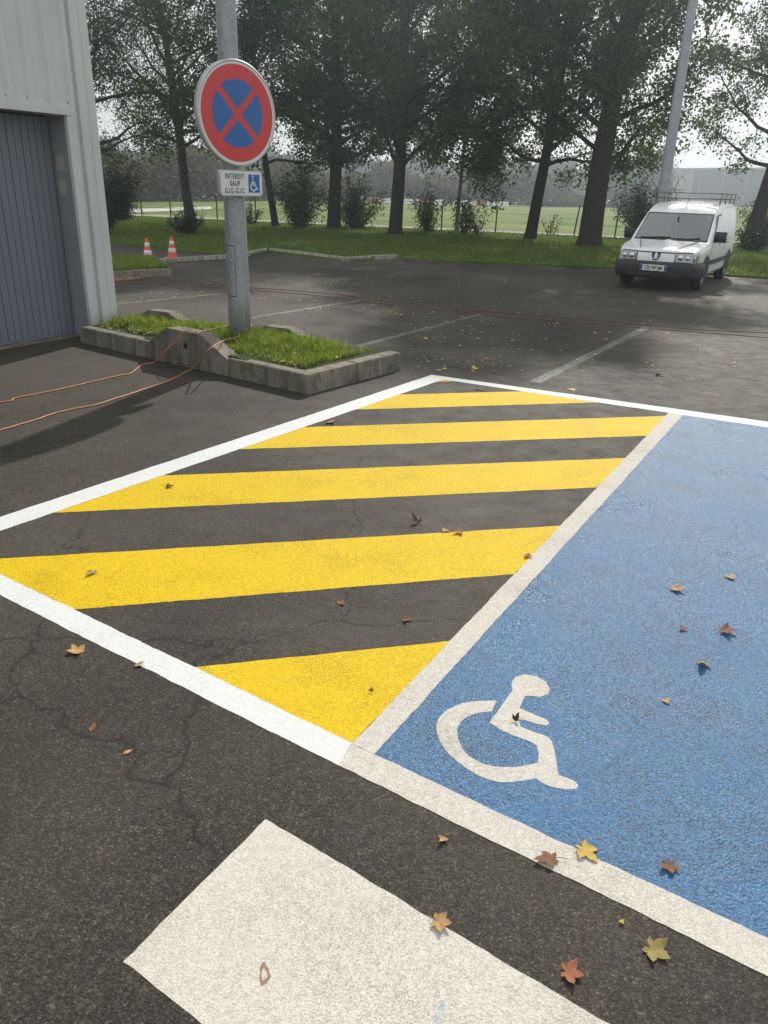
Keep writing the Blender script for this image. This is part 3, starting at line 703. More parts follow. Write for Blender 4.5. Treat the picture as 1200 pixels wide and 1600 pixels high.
SA = R(47); SN = Vector((math.sin(SA), -math.cos(SA), 0)); ST = Vector((math.cos(SA), math.sin(SA), 0))
def on_plane(x, y, p0, n):
    """photo pixel -> the point of the plane through p0 with normal n"""
    v = ray(x, y); o = Vector((0, 0, H)); return o + v * ((p0 - o).dot(n) / v.dot(n))
def sign_matrix(c): return Matrix(((ST.x, 0, SN.x, c.x), (ST.y, 0, SN.y, c.y), (0, 1, 0, c.z), (0, 0, 0, 1)))   # local x right, y up, z out of the face
sc0 = PP + SN * .17
c1 = on_plane(371.5, 178, sc0, SN)
def local_mesh(name, V, F_, m, parent, smooth=False): return mesh_obj(name, V, F_, m, parent, smooth)
sg = empty('no_stopping_sign', (0, 0, 0)); sg.matrix_world = sign_matrix(c1)
tag(sg, 'round red and blue no-stopping sign with a red cross', 'road sign')
RO = .468
lathe('rim', [(RO * .93, -.055), (RO, -.05), (RO, .0), (RO * .985, .006), (RO * .955, .004), (RO * .95, .0)], 'sign_rim', sg, 72)
def disc(name, r0, r1, z, m, parent, a0=0, a1=360, seg=72):
    V, F_ = [], []
    for i in range(seg + 1):
        a = R(a0 + (a1 - a0) * i / seg); V += [(r0 * math.cos(a), r0 * math.sin(a), z), (r1 * math.cos(a), r1 * math.sin(a), z)]
    for i in range(seg): F_.append((2 * i, 2 * i + 1, 2 * i + 3, 2 * i + 2))
    return mesh_obj(name, V, F_, m, parent)
disc('white_border', RO * .905, RO * .95, .0012, 'sign_white', sg)
disc('red_ring', .0001, RO * .912, .0030, 'sign_red', sg)
RB = RO * .905 * .708; hb = RO * .068
for q in range(4):
    t = q * 90.0; pts = []
    # sector between two bars at +-45 deg, bars half width hb
    ap = hb * math.sqrt(2); da = math.degrees(math.asin(hb / RB))
    pts.append((ap, 0))
    for i in range(25):
        a = R(-45 + da + (90 - 2 * da) * i / 24); pts.append((RB * math.cos(a), RB * math.sin(a)))
    ct, st_ = math.cos(R(t)), math.sin(R(t))
    mesh_obj('blue_sector', [(x * ct - y * st_, x * st_ + y * ct, .0046) for x, y in pts], [tuple(range(len(pts)))], 'sign_blue', sg)
for zz in (-.22, .22):
    box('mounting_bracket', -.2, .2, zz - .02, zz + .02, -.085, -.05, 'galvanised_steel', sg)
def text_mesh(name, s, size, x, y, z, m, parent, sx=.8, align='CENTER', bold=.0, space=1.0):
    cu_ = bpy.data.curves.new(name, 'FONT'); cu_.body = s; cu_.size = size; cu_.align_x = align; cu_.offset = bold; cu_.space_character = space; cu_.extrude = .0004
    to = bpy.data.objects.new(name, cu_); COL.objects.link(to)
    dg = bpy.context.evaluated_depsgraph_get(); me = bpy.data.meshes.new_from_object(to.evaluated_get(dg))
    bpy.data.objects.remove(to); me.materials.clear(); me.materials.append(M[m])
    for v in me.vertices: v.co = Vector((v.co.x * sx + x, v.co.y + y, v.co.z + z))
    o = bpy.data.objects.new(name, me); return link(o, parent)
c2 = on_plane(377.5, 286.5, PP + SN * .16, SN)
pn = empty('permit_panel', (0, 0, 0)); pn.matrix_world = sign_matrix(c2)
tag(pn, 'small white panel reading INTERDIT SAUF G.I.G.-G.I.C. below the round sign', 'sign panel')
PW, PH = .262, .120
def rrect(w, h, r, n=6):
    pts = []
    for cx, cy, a0 in ((w - r, h - r, 0), (-w + r, h - r, 90), (-w + r, -h + r, 180), (w - r, -h + r, 270)):
        for i in range(n + 1):
            a = R(a0 + 90 * i / n); pts.append(Vector((cx + r * math.cos(a), cy + r * math.sin(a), 0)))
    return pts
bm = bmesh.new(); add_prism(bm, rrect(PW, PH, .04), Vector((0, 0, -.045)), Vector((0, 0, 0))); bm_obj('rim', bm, 'sign_rim', pn)
bm = bmesh.new(); add_prism(bm, rrect(PW - .012, PH - .012, .035), Vector((0, 0, .0005)), Vector((0, 0, .0015))); bm_obj('face', bm, 'sign_white', pn)
for i, (s, wx) in enumerate((('INTERDIT', .70), ('SAUF', .72), ('G.I.G.-G.I.C.', .62))):
    text_mesh('lettering', s, .070, -.083, .040 - i * .066, .003, 'sign_black', pn, sx=wx, bold=.0012, space=1.12)
box('blue_square', .085, .225, -.085, .085, .002, .0035, 'sign_blue', pn)
wc = [(-.02,.078),(-.005,.078),(-.005,.02),(.035,.02),(.035,.008),(-.005,.008),(-.005,-.005),(.04,-.005),(.058,-.05),(.078,-.045),(.082,-.055),(.05,-.066),(.03,-.017),(-.02,-.017)]
mesh_obj('wheelchair_symbol', [(x * .68 + .148, y * .85 - .003, .0048) for x, y in wc], [tuple(range(len(wc)))], 'sign_white', pn)
arc = []
for rr in (.054, .038):
    row = []
    for i in range(25):
        a = R(115 + 235 * i / 24); row.append((.146 + rr * .72 * math.cos(a), -.028 + rr * math.sin(a) * .85, .0052))
    arc.append(row)
mesh_obj('wheelchair_symbol', arc[0] + arc[1], [(i, i + 1, i + 26, i + 25) for i in range(24)], 'sign_white', pn)
disc('wheelchair_symbol', .0001, .010, 0, 'sign_white', pn, seg=16).matrix_local = Matrix.Translation((.139, .070, .005))

# ================================================================== CABLES
def smooth_path(pts, n=10):
    pts = [Vector(p) for p in pts]; out = []
    for i in range(len(pts) - 1):
        p0, p1, p2, p3 = pts[max(i - 1, 0)], pts[i], pts[i + 1], pts[min(i + 2, len(pts) - 1)]
        for k in range(n):
            t = k / n; out.append(.5 * ((2 * p1) + (p2 - p0) * t + (2 * p0 - 5 * p1 + 4 * p2 - p3) * t * t + (3 * p1 - p0 - 3 * p2 + p3) * t ** 3))
    out.append(pts[-1]); return out
def cable(name, pl, r, m, lab, wig=.012, n=10, seg=8):
    pts = smooth_path([px(x, y, z) for x, y, z in pl], n)
    q = []
    for i, p in enumerate(pts):
        q.append(p + Vector((wob(i * .021, 3.1, 1), wob(i * .019, 8.4, 1), 0)) * wig)
    return tag(tube(name, q, r, m, seg=seg), lab, 'cable')
cr_ = .0065
cable('extension_cable', [(394, 507, .30), (388, 513, .28), (371, 527, .27), (352, 531, .27), (338, 538, .36), (322, 551, .30), (311, 568, .12), (302, 575, cr_), (262, 595, cr_), (205, 615, cr_), (150, 632, cr_), (100, 642, cr_), (52, 657, cr_), (0, 672, cr_), (-60, 690, cr_)], cr_, 'cable_orange', 'orange extension cable looped round the lamp post foot, lower of the pair')
cable('extension_cable', [(366, 506, .30), (345, 511, .29), (320, 517, .28), (306, 517, .385), (290, 518, .385), (276, 530, .30), (254, 552, .15), (242, 566, .02), (222, 570, cr_), (205, 583, cr_), (180, 588, cr_), (155, 594, cr_), (120, 602, cr_), (75, 612, cr_), (24, 622, cr_), (12, 627, cr_), (-60, 634, cr_)], cr_, 'cable_orange', 'orange extension cable draped over the wheel stop, upper of the pair')
cr_ = .0055
cable('power_cord', [(180, 441, cr_), (290, 445, cr_), (400, 454, cr_), (510, 463, cr_), (600, 474, cr_), (700, 485, cr_), (800, 495, cr_), (900, 503, cr_), (1000, 512, cr_), (1100, 519, cr_), (1210, 529, cr_)], cr_, 'cable_red', 'reddish power cord across the car park, the one nearer the hatching', wig=.03)
cable('power_cord', [(180, 436, cr_), (290, 441, cr_), (400, 450, cr_), (510, 458, cr_), (600, 469, cr_), (700, 480, cr_), (800, 489, cr_), (900, 497, cr_), (1000, 507, cr_), (1100, 515, cr_), (1210, 521, cr_)], cr_, 'cable_red', 'reddish power cord across the car park, the one nearer the lawn', wig=.04)

# ================================================================== CONES
def cone(p, lab, lean=0):
    e = empty('traffic_cone', p, R(25)); tag(e, lab, 'traffic cone', 'traffic cones by the lawn')
    e.rotation_euler = (R(lean), 0, R(25))
    box('base', -.155, .155, -.155, .155, 0, .03, 'cone_orange', e, bevel=.012)
    rr = lambda z: .118 - (.118 - .026) * (z - .03) / .49
    lathe('body', [(.13, .028), (rr(.05), .05), (rr(.50), .50), (.02, .52)], 'cone_orange', e, 24)
    for z0, z1 in ((.15, .25), (.33, .42)):
        lathe('reflective_band', [(rr(z0) + .001, z0), (rr(z0) + .004, z0 + .002), (rr(z1) + .004, z1 - .002), (rr(z1) + .001, z1)], 'cone_white', e, 24)
cone(px(232, 408), 'orange and white traffic cone closer to the warehouse')
cone(px(270, 404), 'orange and white traffic cone closer to the lamp post', 2)

# ================================================================== VAN
def build_van():
    from mathutils.bvhtree import BVHTree
    e = empty('parked_van', (6.43, 18.22, 0), R(-30.5)); tag(e, 'white panel van with dark bumper and roof rack parked by the lawn', 'van')
    Lh = 2.2; WM = .835
    prof = [(0.0, .56), (.025, .70), (.08, .765), (.16, .795), (.40, .835), (.72, .875), (.98, .905), (1.05, .92), (1.5, 1.25), (1.74, 1.425), (1.86, 1.51), (2.05, 1.585), (2.35, 1.64), (2.8, 1.67), (3.6, 1.68), (4.2, 1.665), (4.34, 1.63), (4.40, 1.5)]
    def zt(x):
        for (a, za), (b, zb) in zip(prof[:-1], prof[1:]):
            if a <= x <= b: return za + (zb - za) * (x - a) / (b - a)
        return prof[-1][1]
    def hw(x):
        if x < .8: return .72 + (WM - .72) * (1 - (1 - x / .8) ** 2.4)
        if x > 4.1: return WM - .06 * ((x - 4.1) / .3) ** 2
        return WM
    def tum(z):
        if z < .88: return 1 - .03 * max(0, (.42 - z) / .25)
        return 1 - .15 * ((z - .88) / .80) ** 1.35
    xs = sorted(set([p[0] for p in prof] + [.05, .12, .25, .55, .85, 1.2, 1.35, 1.62, 2.2, 3.2, 3.9, 4.1]))
    V, F_ = [], []; rows = []
    fr = [0, .05, .16, .30, .45, .60, .74, .86, .94, .985]
    for x in xs:
        top = zt(x); zb = .25; half = []
        for f_ in fr:
            z = zb + (top - zb) * f_; w = hw(x) * tum(z)
            if f_ > .9: w -= (.02 if f_ < .97 else .06) * min(1, top / 1.4)
            if f_ < .04: w -= .05
            half.append((w, z))
        half += [(hw(x) * tum(top) * .62, top), (0, top + .022)]
        ring = [(w, x - Lh, z) for w, z in half] + [(-w, x - Lh, z) for w, z in half[-2::-1]]
        rows.append(len(V)); V += ring
    n = len(ring)
    for a, b in zip(rows[:-1], rows[1:]):
        for i in range(n - 1): F_.append((a + i, a + i + 1, b + i + 1, b + i))
        F_.append((a + n - 1, a, b, b + n - 1))
    F_.append(tuple(range(rows[0], rows[0] + n))[::-1]); F_.append(tuple(range(rows[-1], rows[-1] + n)))
    bm = bmesh.new(); bv = [bm.verts.new(v) for v in V]
    for f_ in F_: bm.faces.new([bv[i] for i in f_])
    bm.normal_update(); bvh = BVHTree.FromBMesh(bm)
    body = bm_obj('body', bm, 'van_white', e, True)
    md = body.modifiers.new('edges', 'EDGE_SPLIT'); md.split_angle = R(34)
    def front(y, z, off=.006):
        """body surface seen square from the front"""
        h_ = bvh.ray_cast(Vector((y, -4, z)), Vector((0, 1, 0)))[0]
        if h_ is None:
            h_ = bvh.find_nearest(Vector((y, -Lh + .2, z)))[0]
        return Vector((h_.x, h_.y - off, h_.z))
    side = lambda x, z, off=.004: hw(x) * tum(z) + off
    def skin(name, fn, nu, nv, m, parent):
        V, F_ = [], []
        for i in range(nu + 1):
            for j in range(nv + 1): V.append(fn(i / nu, j / nv))
        for i in range(nu):
            for j in range(nv): F_.append((i * (nv + 1) + j, (i + 1) * (nv + 1) + j, (i + 1) * (nv + 1) + j + 1, i * (nv + 1) + j + 1))
        return mesh_obj(name, V, F_, m, parent, True)
    def wsf(g, off):
        def f(u, v):
            z = .945 - g + (1.43 - .945 + 2 * g) * v
            w = (WM - .11) * (1 - v) + (WM * .90 - .09) * v + g
            y = (2 * u - 1) * w
            return front(y, z, off)
        return f
    skin('windscreen_seal', wsf(.022, .010), 18, 10, 'van_trim', e); ws = skin('windscreen', wsf(0, .017), 18, 10, 'windscreen_glass', e)
    for x0, x1 in ((-.62, .0), (.0, .60)):
        tube('wiper', [front(x0 + (x1 - x0) * t, .955 + .03 * t, .035) for t in (0, .25, .5, .75, 1)], .012, 'van_trim', e, 6)
    tube('mirror_stem', [front(.0, 1.40, .022), front(.0, 1.34, .024), front(.02, 1.29, .026)], .022, 'van_trim', ws, 6)
    # bumper wraps the nose
    zs = [(.235, -.02), (.25, .035), (.33, .06), (.45, .07), (.535, .06), (.56, .03), (.565, -.01)]
    V = []
    nb = 31
    for z, o_ in zs:
        for i in range(nb):
            t = -1 + 2 * i / (nb - 1)
            if abs(t) < .72: y = t / .72 * .70; x = 0.0
            else:
                q = (abs(t) - .72) / .28; x = .50 * q ** 1.6; y = math.copysign(side(x, .45, 0), t)
            ny = 0 if abs(t) < .66 else math.copysign(min(1, (abs(t) - .66) / .16), t)
            V.append((y + ny * o_, x - Lh - o_ * (1 - abs(ny) * .85), z))
    F_ = [(a * nb + i, a * nb + i + 1, (a + 1) * nb + i + 1, (a + 1) * nb + i) for a in range(len(zs) - 1) for i in range(nb - 1)]
    mesh_obj('bumper', V, F_, 'van_bumper', e, True)
    box('lower_grille', -.5, .5, -Lh - .074, -Lh - .03, .28, .345, 'van_trim', e, bevel=.01)
    # headlights
    for s in (-1, 1):
        def hl(g, off):
            def f(u, v):
                z0, z1 = .572 - g, .73 + .015 * u + g
                y = .385 - g + (.80 + g - .385 + g) * u
                return front(s * y, z0 + (z1 - z0) * v, off)
            return f
        skin('headlight_frame', hl(.018, .006), 10, 5, 'van_trim', e)
        h_ = skin('headlight', hl(0, .013), 10, 5, 'headlamp_glass', e)
        for cy_, rr_ in ((.48, .055), (.62, .045)):
            c = front(s * cy_, .65, .016)
            q = lathe('reflector', [(rr_, 0), (rr_ * .9, .006), (rr_ * .3, .012)], 'chrome', h_, 16)
            q.matrix_local = Matrix.Translation(c) @ Matrix.Rotation(R(90), 4, 'X')
    skin('grille_slot', lambda u, v: front(-.36 + .72 * u, .722 + .022 * v, .005), 14, 2, 'van_trim', e)
    bd = skin('badge', lambda u, v: front((-.082 + .164 * u) * (.55 + .45 * min(1, v * 1.6)), .585 + .15 * v, .012), 4, 5, 'van_trim', e)
    lion = [(-.012, .155), (.018, .16), (.028, .135), (.012, .118), (.05, .112), (.052, .098), (.014, .092), (.012, .075), (.045, .07), (.046, .055), (.01, .055), (.03, .03), (.045, .012), (.03, .005), (.006, .03), (-.012, .01), (-.035, .005), (-.035, .018), (-.018, .035), (-.03, .07), (-.032, .11)]
    mesh_obj('emblem', [front(x * 1.0, .595 + z * .82, .020) for x, z in lion], [tuple(range(len(lion)))], 'chrome', bd)
    pl = box('number_plate', -.26, .26, -Lh - .083, -Lh - .072, .385, .50, 'plate_white', e, bevel=.004)
    for q0, q1 in ((-.258, -.215), (.215, .258)): box('plate_band', q0, q1, -Lh - .0845, -Lh - .0832, .388, .497, 'plate_blue', pl)
    t_ = text_mesh('lettering', 'CR-848-JM', .105, 0, 0, 0, 'sign_black', pl, sx=.74, bold=.0025)
    t_.matrix_local = Matrix.Translation((0, -Lh - .0845, .406)) @ Matrix.Rotation(R(90), 4, 'X')
    for x in (.84, 3.60):
        for s in (-1, 1):
            w = empty('wheel', (0, 0, 0)); w.parent = e; w.matrix_local = Matrix.Translation((s * (WM - .115), x - Lh, .30)) @ Matrix.Rotation(R(90 * s), 4, 'Y')
            lathe('tyre', [(.18, -.10), (.26, -.10), (.29, -.085), (.30, -.05), (.30, .05), (.29, .085), (.26, .105), (.19, .105), (.18, .07)], 'van_rubber', w, 32)
            lathe('rim', [(.185, .05), (.185, .09), (.165, .095), (.12, .06), (.06, .075), (.05, .09), (.01, .092)], 'van_rim', w, 24)
            V = []
            for rr_ in (.32, .385):
                for i in range(17):
                    a = math.pi * i / 16; zz = .30 + rr_ * math.sin(a); xx_ = x + rr_ * math.cos(a); V.append((s * (side(min(max(xx_, 0), 4.4), zz, .012)), xx_ - Lh, zz))
            mesh_obj('wheel_arch', V, [(i, i + 1, i + 18, i + 17) for i in range(16)], 'van_trim', e)
            V = [(s * side(min(max(x + .33 * math.cos(math.pi * i / 16), 0), 4.4), .5, .006), x + .33 * math.cos(math.pi * i / 16) - Lh, .30 + .33 * math.sin(math.pi * i / 16)) for i in range(17)] + [(s * side(x, .3, .006), x + .33 - Lh, .25), (s * side(x, .3, .006), x - .33 - Lh, .25)][::-1]
            mesh_obj('wheel_well', V, [tuple(range(len(V)))], 'van_trim', e)
    for s in (-1, 1):
        def strip(x0, x1, z0, z1, name, m, off=.012):
            def f(u, v):
                x = x0 + (x1 - x0) * u; z = z0 + (z1 - z0) * v; return (s * side(x, z, off), x - Lh, z)
            return skin(name, f, 12, 2, m, e)
        strip(1.24, 3.20, .47, .565, 'side_moulding', 'van_bumper', .016); strip(3.99, 4.36, .47, .57, 'side_moulding', 'van_bumper', .016)
        def win(g, off):
            def f(u, v):
                z = (.955 - g) + (1.42 + g - .955 + g) * v
                xa = 1.30 + (z - .955) * 1.05 - g; x = xa + (2.12 + g - xa) * u
                return (s * side(x, z, off), x - Lh, z)
            return f
        skin('window_seal', win(.028, .006), 8, 6, 'van_trim', e); skin('side_window', win(0, .010), 8, 6, 'windscreen_glass', e)
        for xsn in (1.20, 2.20, 3.22):
            strip(xsn, xsn + .014, .40, 1.50 if xsn > 1.3 else .92, 'door_seam', 'van_trim', .003)
        strip(2.24, 3.2, .90, .914, 'panel_crease', 'van_trim', .002)
        for xh in (2.02, 3.05): strip(xh - .10, xh + .04, .84, .875, 'door_handle', 'van_trim', .022)
        y0 = side(1.32, 1.0); bm = bmesh.new(); add_box(bm, s * y0 + (.01 if s > 0 else -.22), s * y0 + (.22 if s > 0 else -.01), 1.36 - Lh, 1.47 - Lh, .91, 1.12)
        bm_obj('wing_mirror', bm, 'van_bumper', e, True, bevel=.035, seg=3)
        bm = bmesh.new(); add_box(bm, s * (y0 - .02) - .04, s * (y0 - .02) + .04, 1.37 - Lh, 1.45 - Lh, .90, .97); bm_obj('mirror_foot', bm, 'van_bumper', e, bevel=.01)
        if s > 0: strip(2.7, 2.75, .76, .83, 'fuel_cap', 'van_trim', .006)
    for s in (-1, 1):
        tube('bonnet_seam', [(s * (.36 + .22 * t), .15 + .82 * t - Lh, zt(.15 + .82 * t) + .009) for t in (0, .25, .5, .75, 1)], .007, 'van_trim', e, 6)
    tube('aerial', [(.05, 1.95 - Lh, zt(1.95) + .015), (.06, 2.05 - Lh, 1.80)], .006, 'van_trim', e, 6)
    tube('aerial', [(.05, 1.95 - Lh, zt(1.95) + .015), (.052, 1.97 - Lh, zt(1.95) + .06)], .014, 'van_trim', e, 6)
    rk = empty('roof_rack', (0, 0, 0)); rk.parent = e
    zr = 1.745
    for s in (-1, 1):
        tube('side_rail', [(s * .66, 2.25 - Lh, zr), (s * .66, 4.25 - Lh, zr)], .014, 'rack_metal', rk, 8)
        tube('side_rail', [(s * .68, 2.25 - Lh, zr + .11), (s * .68, 4.25 - Lh, zr + .11)], .009, 'rack_metal', rk, 8)
        for x in (2.3, 2.95, 3.6, 4.2): tube('rack_foot', [(s * .68, x - Lh, zr + .11), (s * .66, x - Lh, zr), (s * .66, x - Lh, 1.62)], .014, 'rack_metal', rk, 6)
    for x in (2.25, 2.58, 2.92, 3.25, 3.58, 3.91, 4.25): tube('crossbar', [(-.68, x - Lh, zr), (.68, x - Lh, zr)], .014, 'rack_metal', rk, 8)
    for x, sp in ((2.25, ((-.68, -.1), (.42, .68))), (4.25, ((-.68, .68),))):
        for a, b in sp: tube('end_rail', [(a, x - Lh, zr + .11), (b, x - Lh, zr + .11)], .009, 'rack_metal', rk, 8)
    return e
build_van()

# ================================================================== TREES
rngG = np.random.default_rng(11)
def leaf_mesh(name, P, size, m, parent, rng, droop=0.0, aspect=.72):
    """one folded four-cornered blade per leaf point"""
    n = len(P)
    nrm = rng.normal(0, 1, (n, 3)); nrm[:, 2] += .6; nrm /= np.linalg.norm(nrm, axis=1)[:, None]
    a = rng.normal(0, 1, (n, 3)); a[:, 2] -= droop; a -= nrm * (a * nrm).sum(1)[:, None]; a /= np.linalg.norm(a, axis=1)[:, None]
    b = np.cross(nrm, a); s = (size * rng.uniform(.55, 1.25, n))[:, None]
    V = np.stack([P, P + a * s * .5 + b * s * aspect * .5 + nrm * s * .08, P + a * s, P + a * s * .42 - b * s * aspect * .5 + nrm * s * .08], 1).reshape(-1, 3)
    F_ = np.arange(n)[:, None] * 4 + np.array([[0, 1, 2, 3]])
    return np_mesh(name, V, F_, m, parent)
def grow(p, d, ln, r, rng, seg, gravity, wander):
    pts = [p]; d = d.normalized()
    for i in range(seg):
        d = (d + Vector(rng.normal(0, wander, 3)) + Vector((0, 0, gravity))).normalized()
        p = p + d * (ln / seg); pts.append(p)
    return pts
class Wood:
    def __init__(s): s.V = []; s.F = []
    def add(s, pts, radii, seg=6):
        v, f = tube_geo(pts, radii, seg, caps=False); o = len(s.V); s.V += v; s.F += [tuple(i + o for i in q) for q in f]
def tree(name, base, top, r0, lab, seed, crown0=2.2, crown_r=4.0, n_leaves=26000, lsize=.13, leafm='maple_leaves', barkm='dark_bark', lean=(0, 0), n_limb=20, group='trees along the wire fence', fork=None, spread=.55, gravity=.03, droop=0.0, tilt=(.42, 1.05), bare=0, low_side=None, nseg=9):
    rng = np.random.default_rng(seed)
    e = empty(name, base); tag(e, lab, 'tree', group)
    w = Wood()
    ns = 14; tp = []; tr_ = []
    wx, wy = rng.uniform(-.12, .12, 2)
    for i in range(ns + 1):
        t = i / ns; z = top * .92 * t
        bx = lean[0] * z + .35 * math.sin(t * 4 + wx * 20) * t + wx * z * .3; by = lean[1] * z + .3 * math.sin(t * 3.3 + wy * 20) * t
        tp.append(Vector((bx, by, z - .05 if i == 0 else z))); tr_.append(r0 * ((1 - t) ** .85 * .96 + .04) * (1 if i else 1.0))
    # flared foot
    tp.insert(1, tp[0].lerp(tp[1], .12)); tr_.insert(1, r0 * 1.12); tr_[0] = r0 * 1.5; tp.insert(2, tp[0].lerp(tp[2], .35)); tr_.insert(2, r0 * 1.0)
    w.add(tp, tr_, 12)
    segs = []
    def at_z(z):
        for a, b, ra, rb in zip(tp[:-1], tp[1:], tr_[:-1], tr_[1:]):
            if a.z <= z <= b.z: t = (z - a.z) / max(1e-6, b.z - a.z); return a.lerp(b, t), ra + (rb - ra) * t
        return tp[-1], tr_[-1]
    starts = []
    for i in range(n_limb):
        u = (i + rng.uniform(0, .7)) / n_limb; z = crown0 + (top * .88 - crown0) * u ** 1.1
        starts.append((z, i * 2.399 + rng.uniform(-.4, .4), u))
    for z, az, u in starts:
        p, r = at_z(z)
        env = crown_r * (math.sin(math.pi * min(1, .22 + u * .74)) ** .7) * rng.uniform(.75, 1.12)
        el = tilt[0] + (tilt[1] - tilt[0]) * u + rng.uniform(-.15, .15)
        d = Vector((math.cos(az) * math.cos(el), math.sin(az) * math.cos(el), math.sin(el)))
        rl = min(r * .5, .02 + env * .018)
        limb = grow(p, d, env * 1.1, rl, rng, 7, gravity, .17)
        w.add(limb, [rl * (1 - .85 * k / 7) for k in range(8)], 6)
        for k in range(2, 8):
            for q in range(3 if k < 7 else 4):
                pp = limb[k]; dd = (limb[k] - limb[k - 1]).normalized()
                sd_ = (dd + Vector(rng.normal(0, .75, 3))).normalized()
                sl_ = env * rng.uniform(.16, .34)
                sub = grow(pp, sd_, sl_, .02, rng, 4, gravity * .3 - droop * .12, .18)
                rs = max(.008, rl * .35 * (1 - .6 * k / 7)); w.add(sub, [rs * (1 - .75 * j / 4) for j in range(5)], 4)
                for j in range(1, 5):
                    segs.append((sub[j - 1], sub[j]))
                    if j >= 2:
                        tw = grow(sub[j], ((sub[j] - sub[j - 1]).normalized() + Vector(rng.normal(0, .9, 3))).normalized(), sl_ * rng.uniform(.3, .6), .01, rng, 2, -.02 - droop * .3, .2)
                        w.add(tw, [.008, .005, .003], 3); segs += [(tw[0], tw[1]), (tw[1], tw[2])]
    for i in range(bare):       # leafless upper shoots
        p, r = at_z(rng.uniform(top * .45, top * .8)); a = rng.uniform(0, 6.28)
        tw = grow(p, Vector((math.cos(a) * .5, math.sin(a) * .5, 1)), rng.uniform(2.5, 4.5), .02, rng, 7, .04, .09); w.add(tw, [.03 * (1 - .85 * k / 7) for k in range(8)], 5)
        for k in range(2, 8):
            s2 = grow(tw[k], Vector(rng.normal(0, .6, 3)) + Vector((0, 0, .7)), rng.uniform(.6, 1.5), .01, rng, 4, .02, .12); w.add(s2, [.012, .01, .008, .006, .004], 4)
    V = np.array([tuple(v) for v in w.V]); F_ = np.array(w.F)
    np_mesh('trunk', V, F_, barkm, e, True)
    Sa = np.array([tuple(a) for a, b in segs]); Sb = np.array([tuple(b) for a, b in segs])
    wt = rng.gamma(1.3, 1.0, len(segs)); wt /= wt.sum()
    idx = rng.choice(len(segs), n_leaves, p=wt); t = rng.uniform(0, 1, (n_leaves, 1))
    nc = max(60, n_leaves // 16)                     # leaves hang in sprays round a twig point
    ci = rng.choice(len(segs), nc, p=wt); ct_ = rng.uniform(0, 1, (nc, 1))
    Cc = Sa[ci] * (1 - ct_) + Sb[ci] * ct_ + rng.normal(0, spread * .45, (nc, 3)) * np.array([1, 1, .8])
    cs = rng.uniform(.5, 1.5, nc); pick = rng.choice(nc, n_leaves, p=cs ** 2 / (cs ** 2).sum())
    P = Cc[pick] + rng.normal(0, 1, (n_leaves, 3)) * (cs[pick][:, None] * lsize * 1.25) * np.array([1, 1, .7])
    if droop: P[:, 2] -= np.abs(rng.normal(0, droop, n_leaves))
    P = P[P[:, 2] > max(.8, crown0 - 1.5)]
    leaf_mesh('crown', P, lsize, leafm, e, rng, droop)
    return e
G0 = lambda x, y: px(x, y, LZ)
tree('birch_tree', G0(298, 347), 14, .24, 'feathery birch with a dark leaning trunk and small shrub at its foot', 1, crown0=3.0, crown_r=5.6, n_leaves=58000, lsize=.10, leafm='birch_leaves', barkm='birch_bark', lean=(-.10, .02), n_limb=34, spread=.5, droop=.35)
tree('birch_tree', G0(145, 349), 13.5, .22, 'feathery birch half hidden by the white warehouse wall', 2, crown0=2.0, crown_r=5.2, n_leaves=50000, lsize=.10, leafm='birch_leaves', barkm='birch_bark', n_limb=32, spread=.5, droop=.4)
tree('maple_tree', G0(431, 354), 13, .16, 'slender dark maple with a thin leaning trunk next to the lamp post', 3, crown0=2.4, crown_r=4.4, n_leaves=58000, lean=(-.09, 0), n_limb=30)
tree('maple_tree', G0(521, 357), 15.5, .29, 'dense maple with a straight dark trunk between two leafy bushes', 4, crown0=2.3, crown_r=4.9, n_leaves=76000, n_limb=36)
tree('maple_tree', G0(617, 366), 15.5, .27, 'dense maple with a straight trunk flared at the foot on open lawn', 5, crown0=2.3, crown_r=4.9, n_leaves=76000, n_limb=36)
tree('maple_tree', G0(713, 362), 11.5, .09, 'thin young maple with low hanging foliage and a pale stem', 6, crown0=1.9, crown_r=3.6, n_leaves=50000, barkm='pale_bark', n_limb=28)
tree('maple_tree', G0(828, 373), 14.5, .235, 'maple with a slightly leaning trunk beside the thickest tree', 7, crown0=2.5, crown_r=4.3, n_leaves=64000, lean=(.07, 0), leafm='maple_leaves', n_limb=30)
tree('maple_tree', G0(920, 384), 15.5, .42, 'thickest maple with a massive flared trunk and spreading limbs', 8, crown0=2.6, crown_r=5.0, n_leaves=64000, lean=(.04, 0), n_limb=34, bare=5)
tree('maple_tree', G0(1166, 388), 12, .28, 'leaning maple with sparse pale foliage behind the white van', 9, crown0=2.4, crown_r=3.7, n_leaves=36000, lsize=.115, lean=(.10, 0), leafm='pale_maple_leaves', n_limb=24, bare=8, spread=.45)

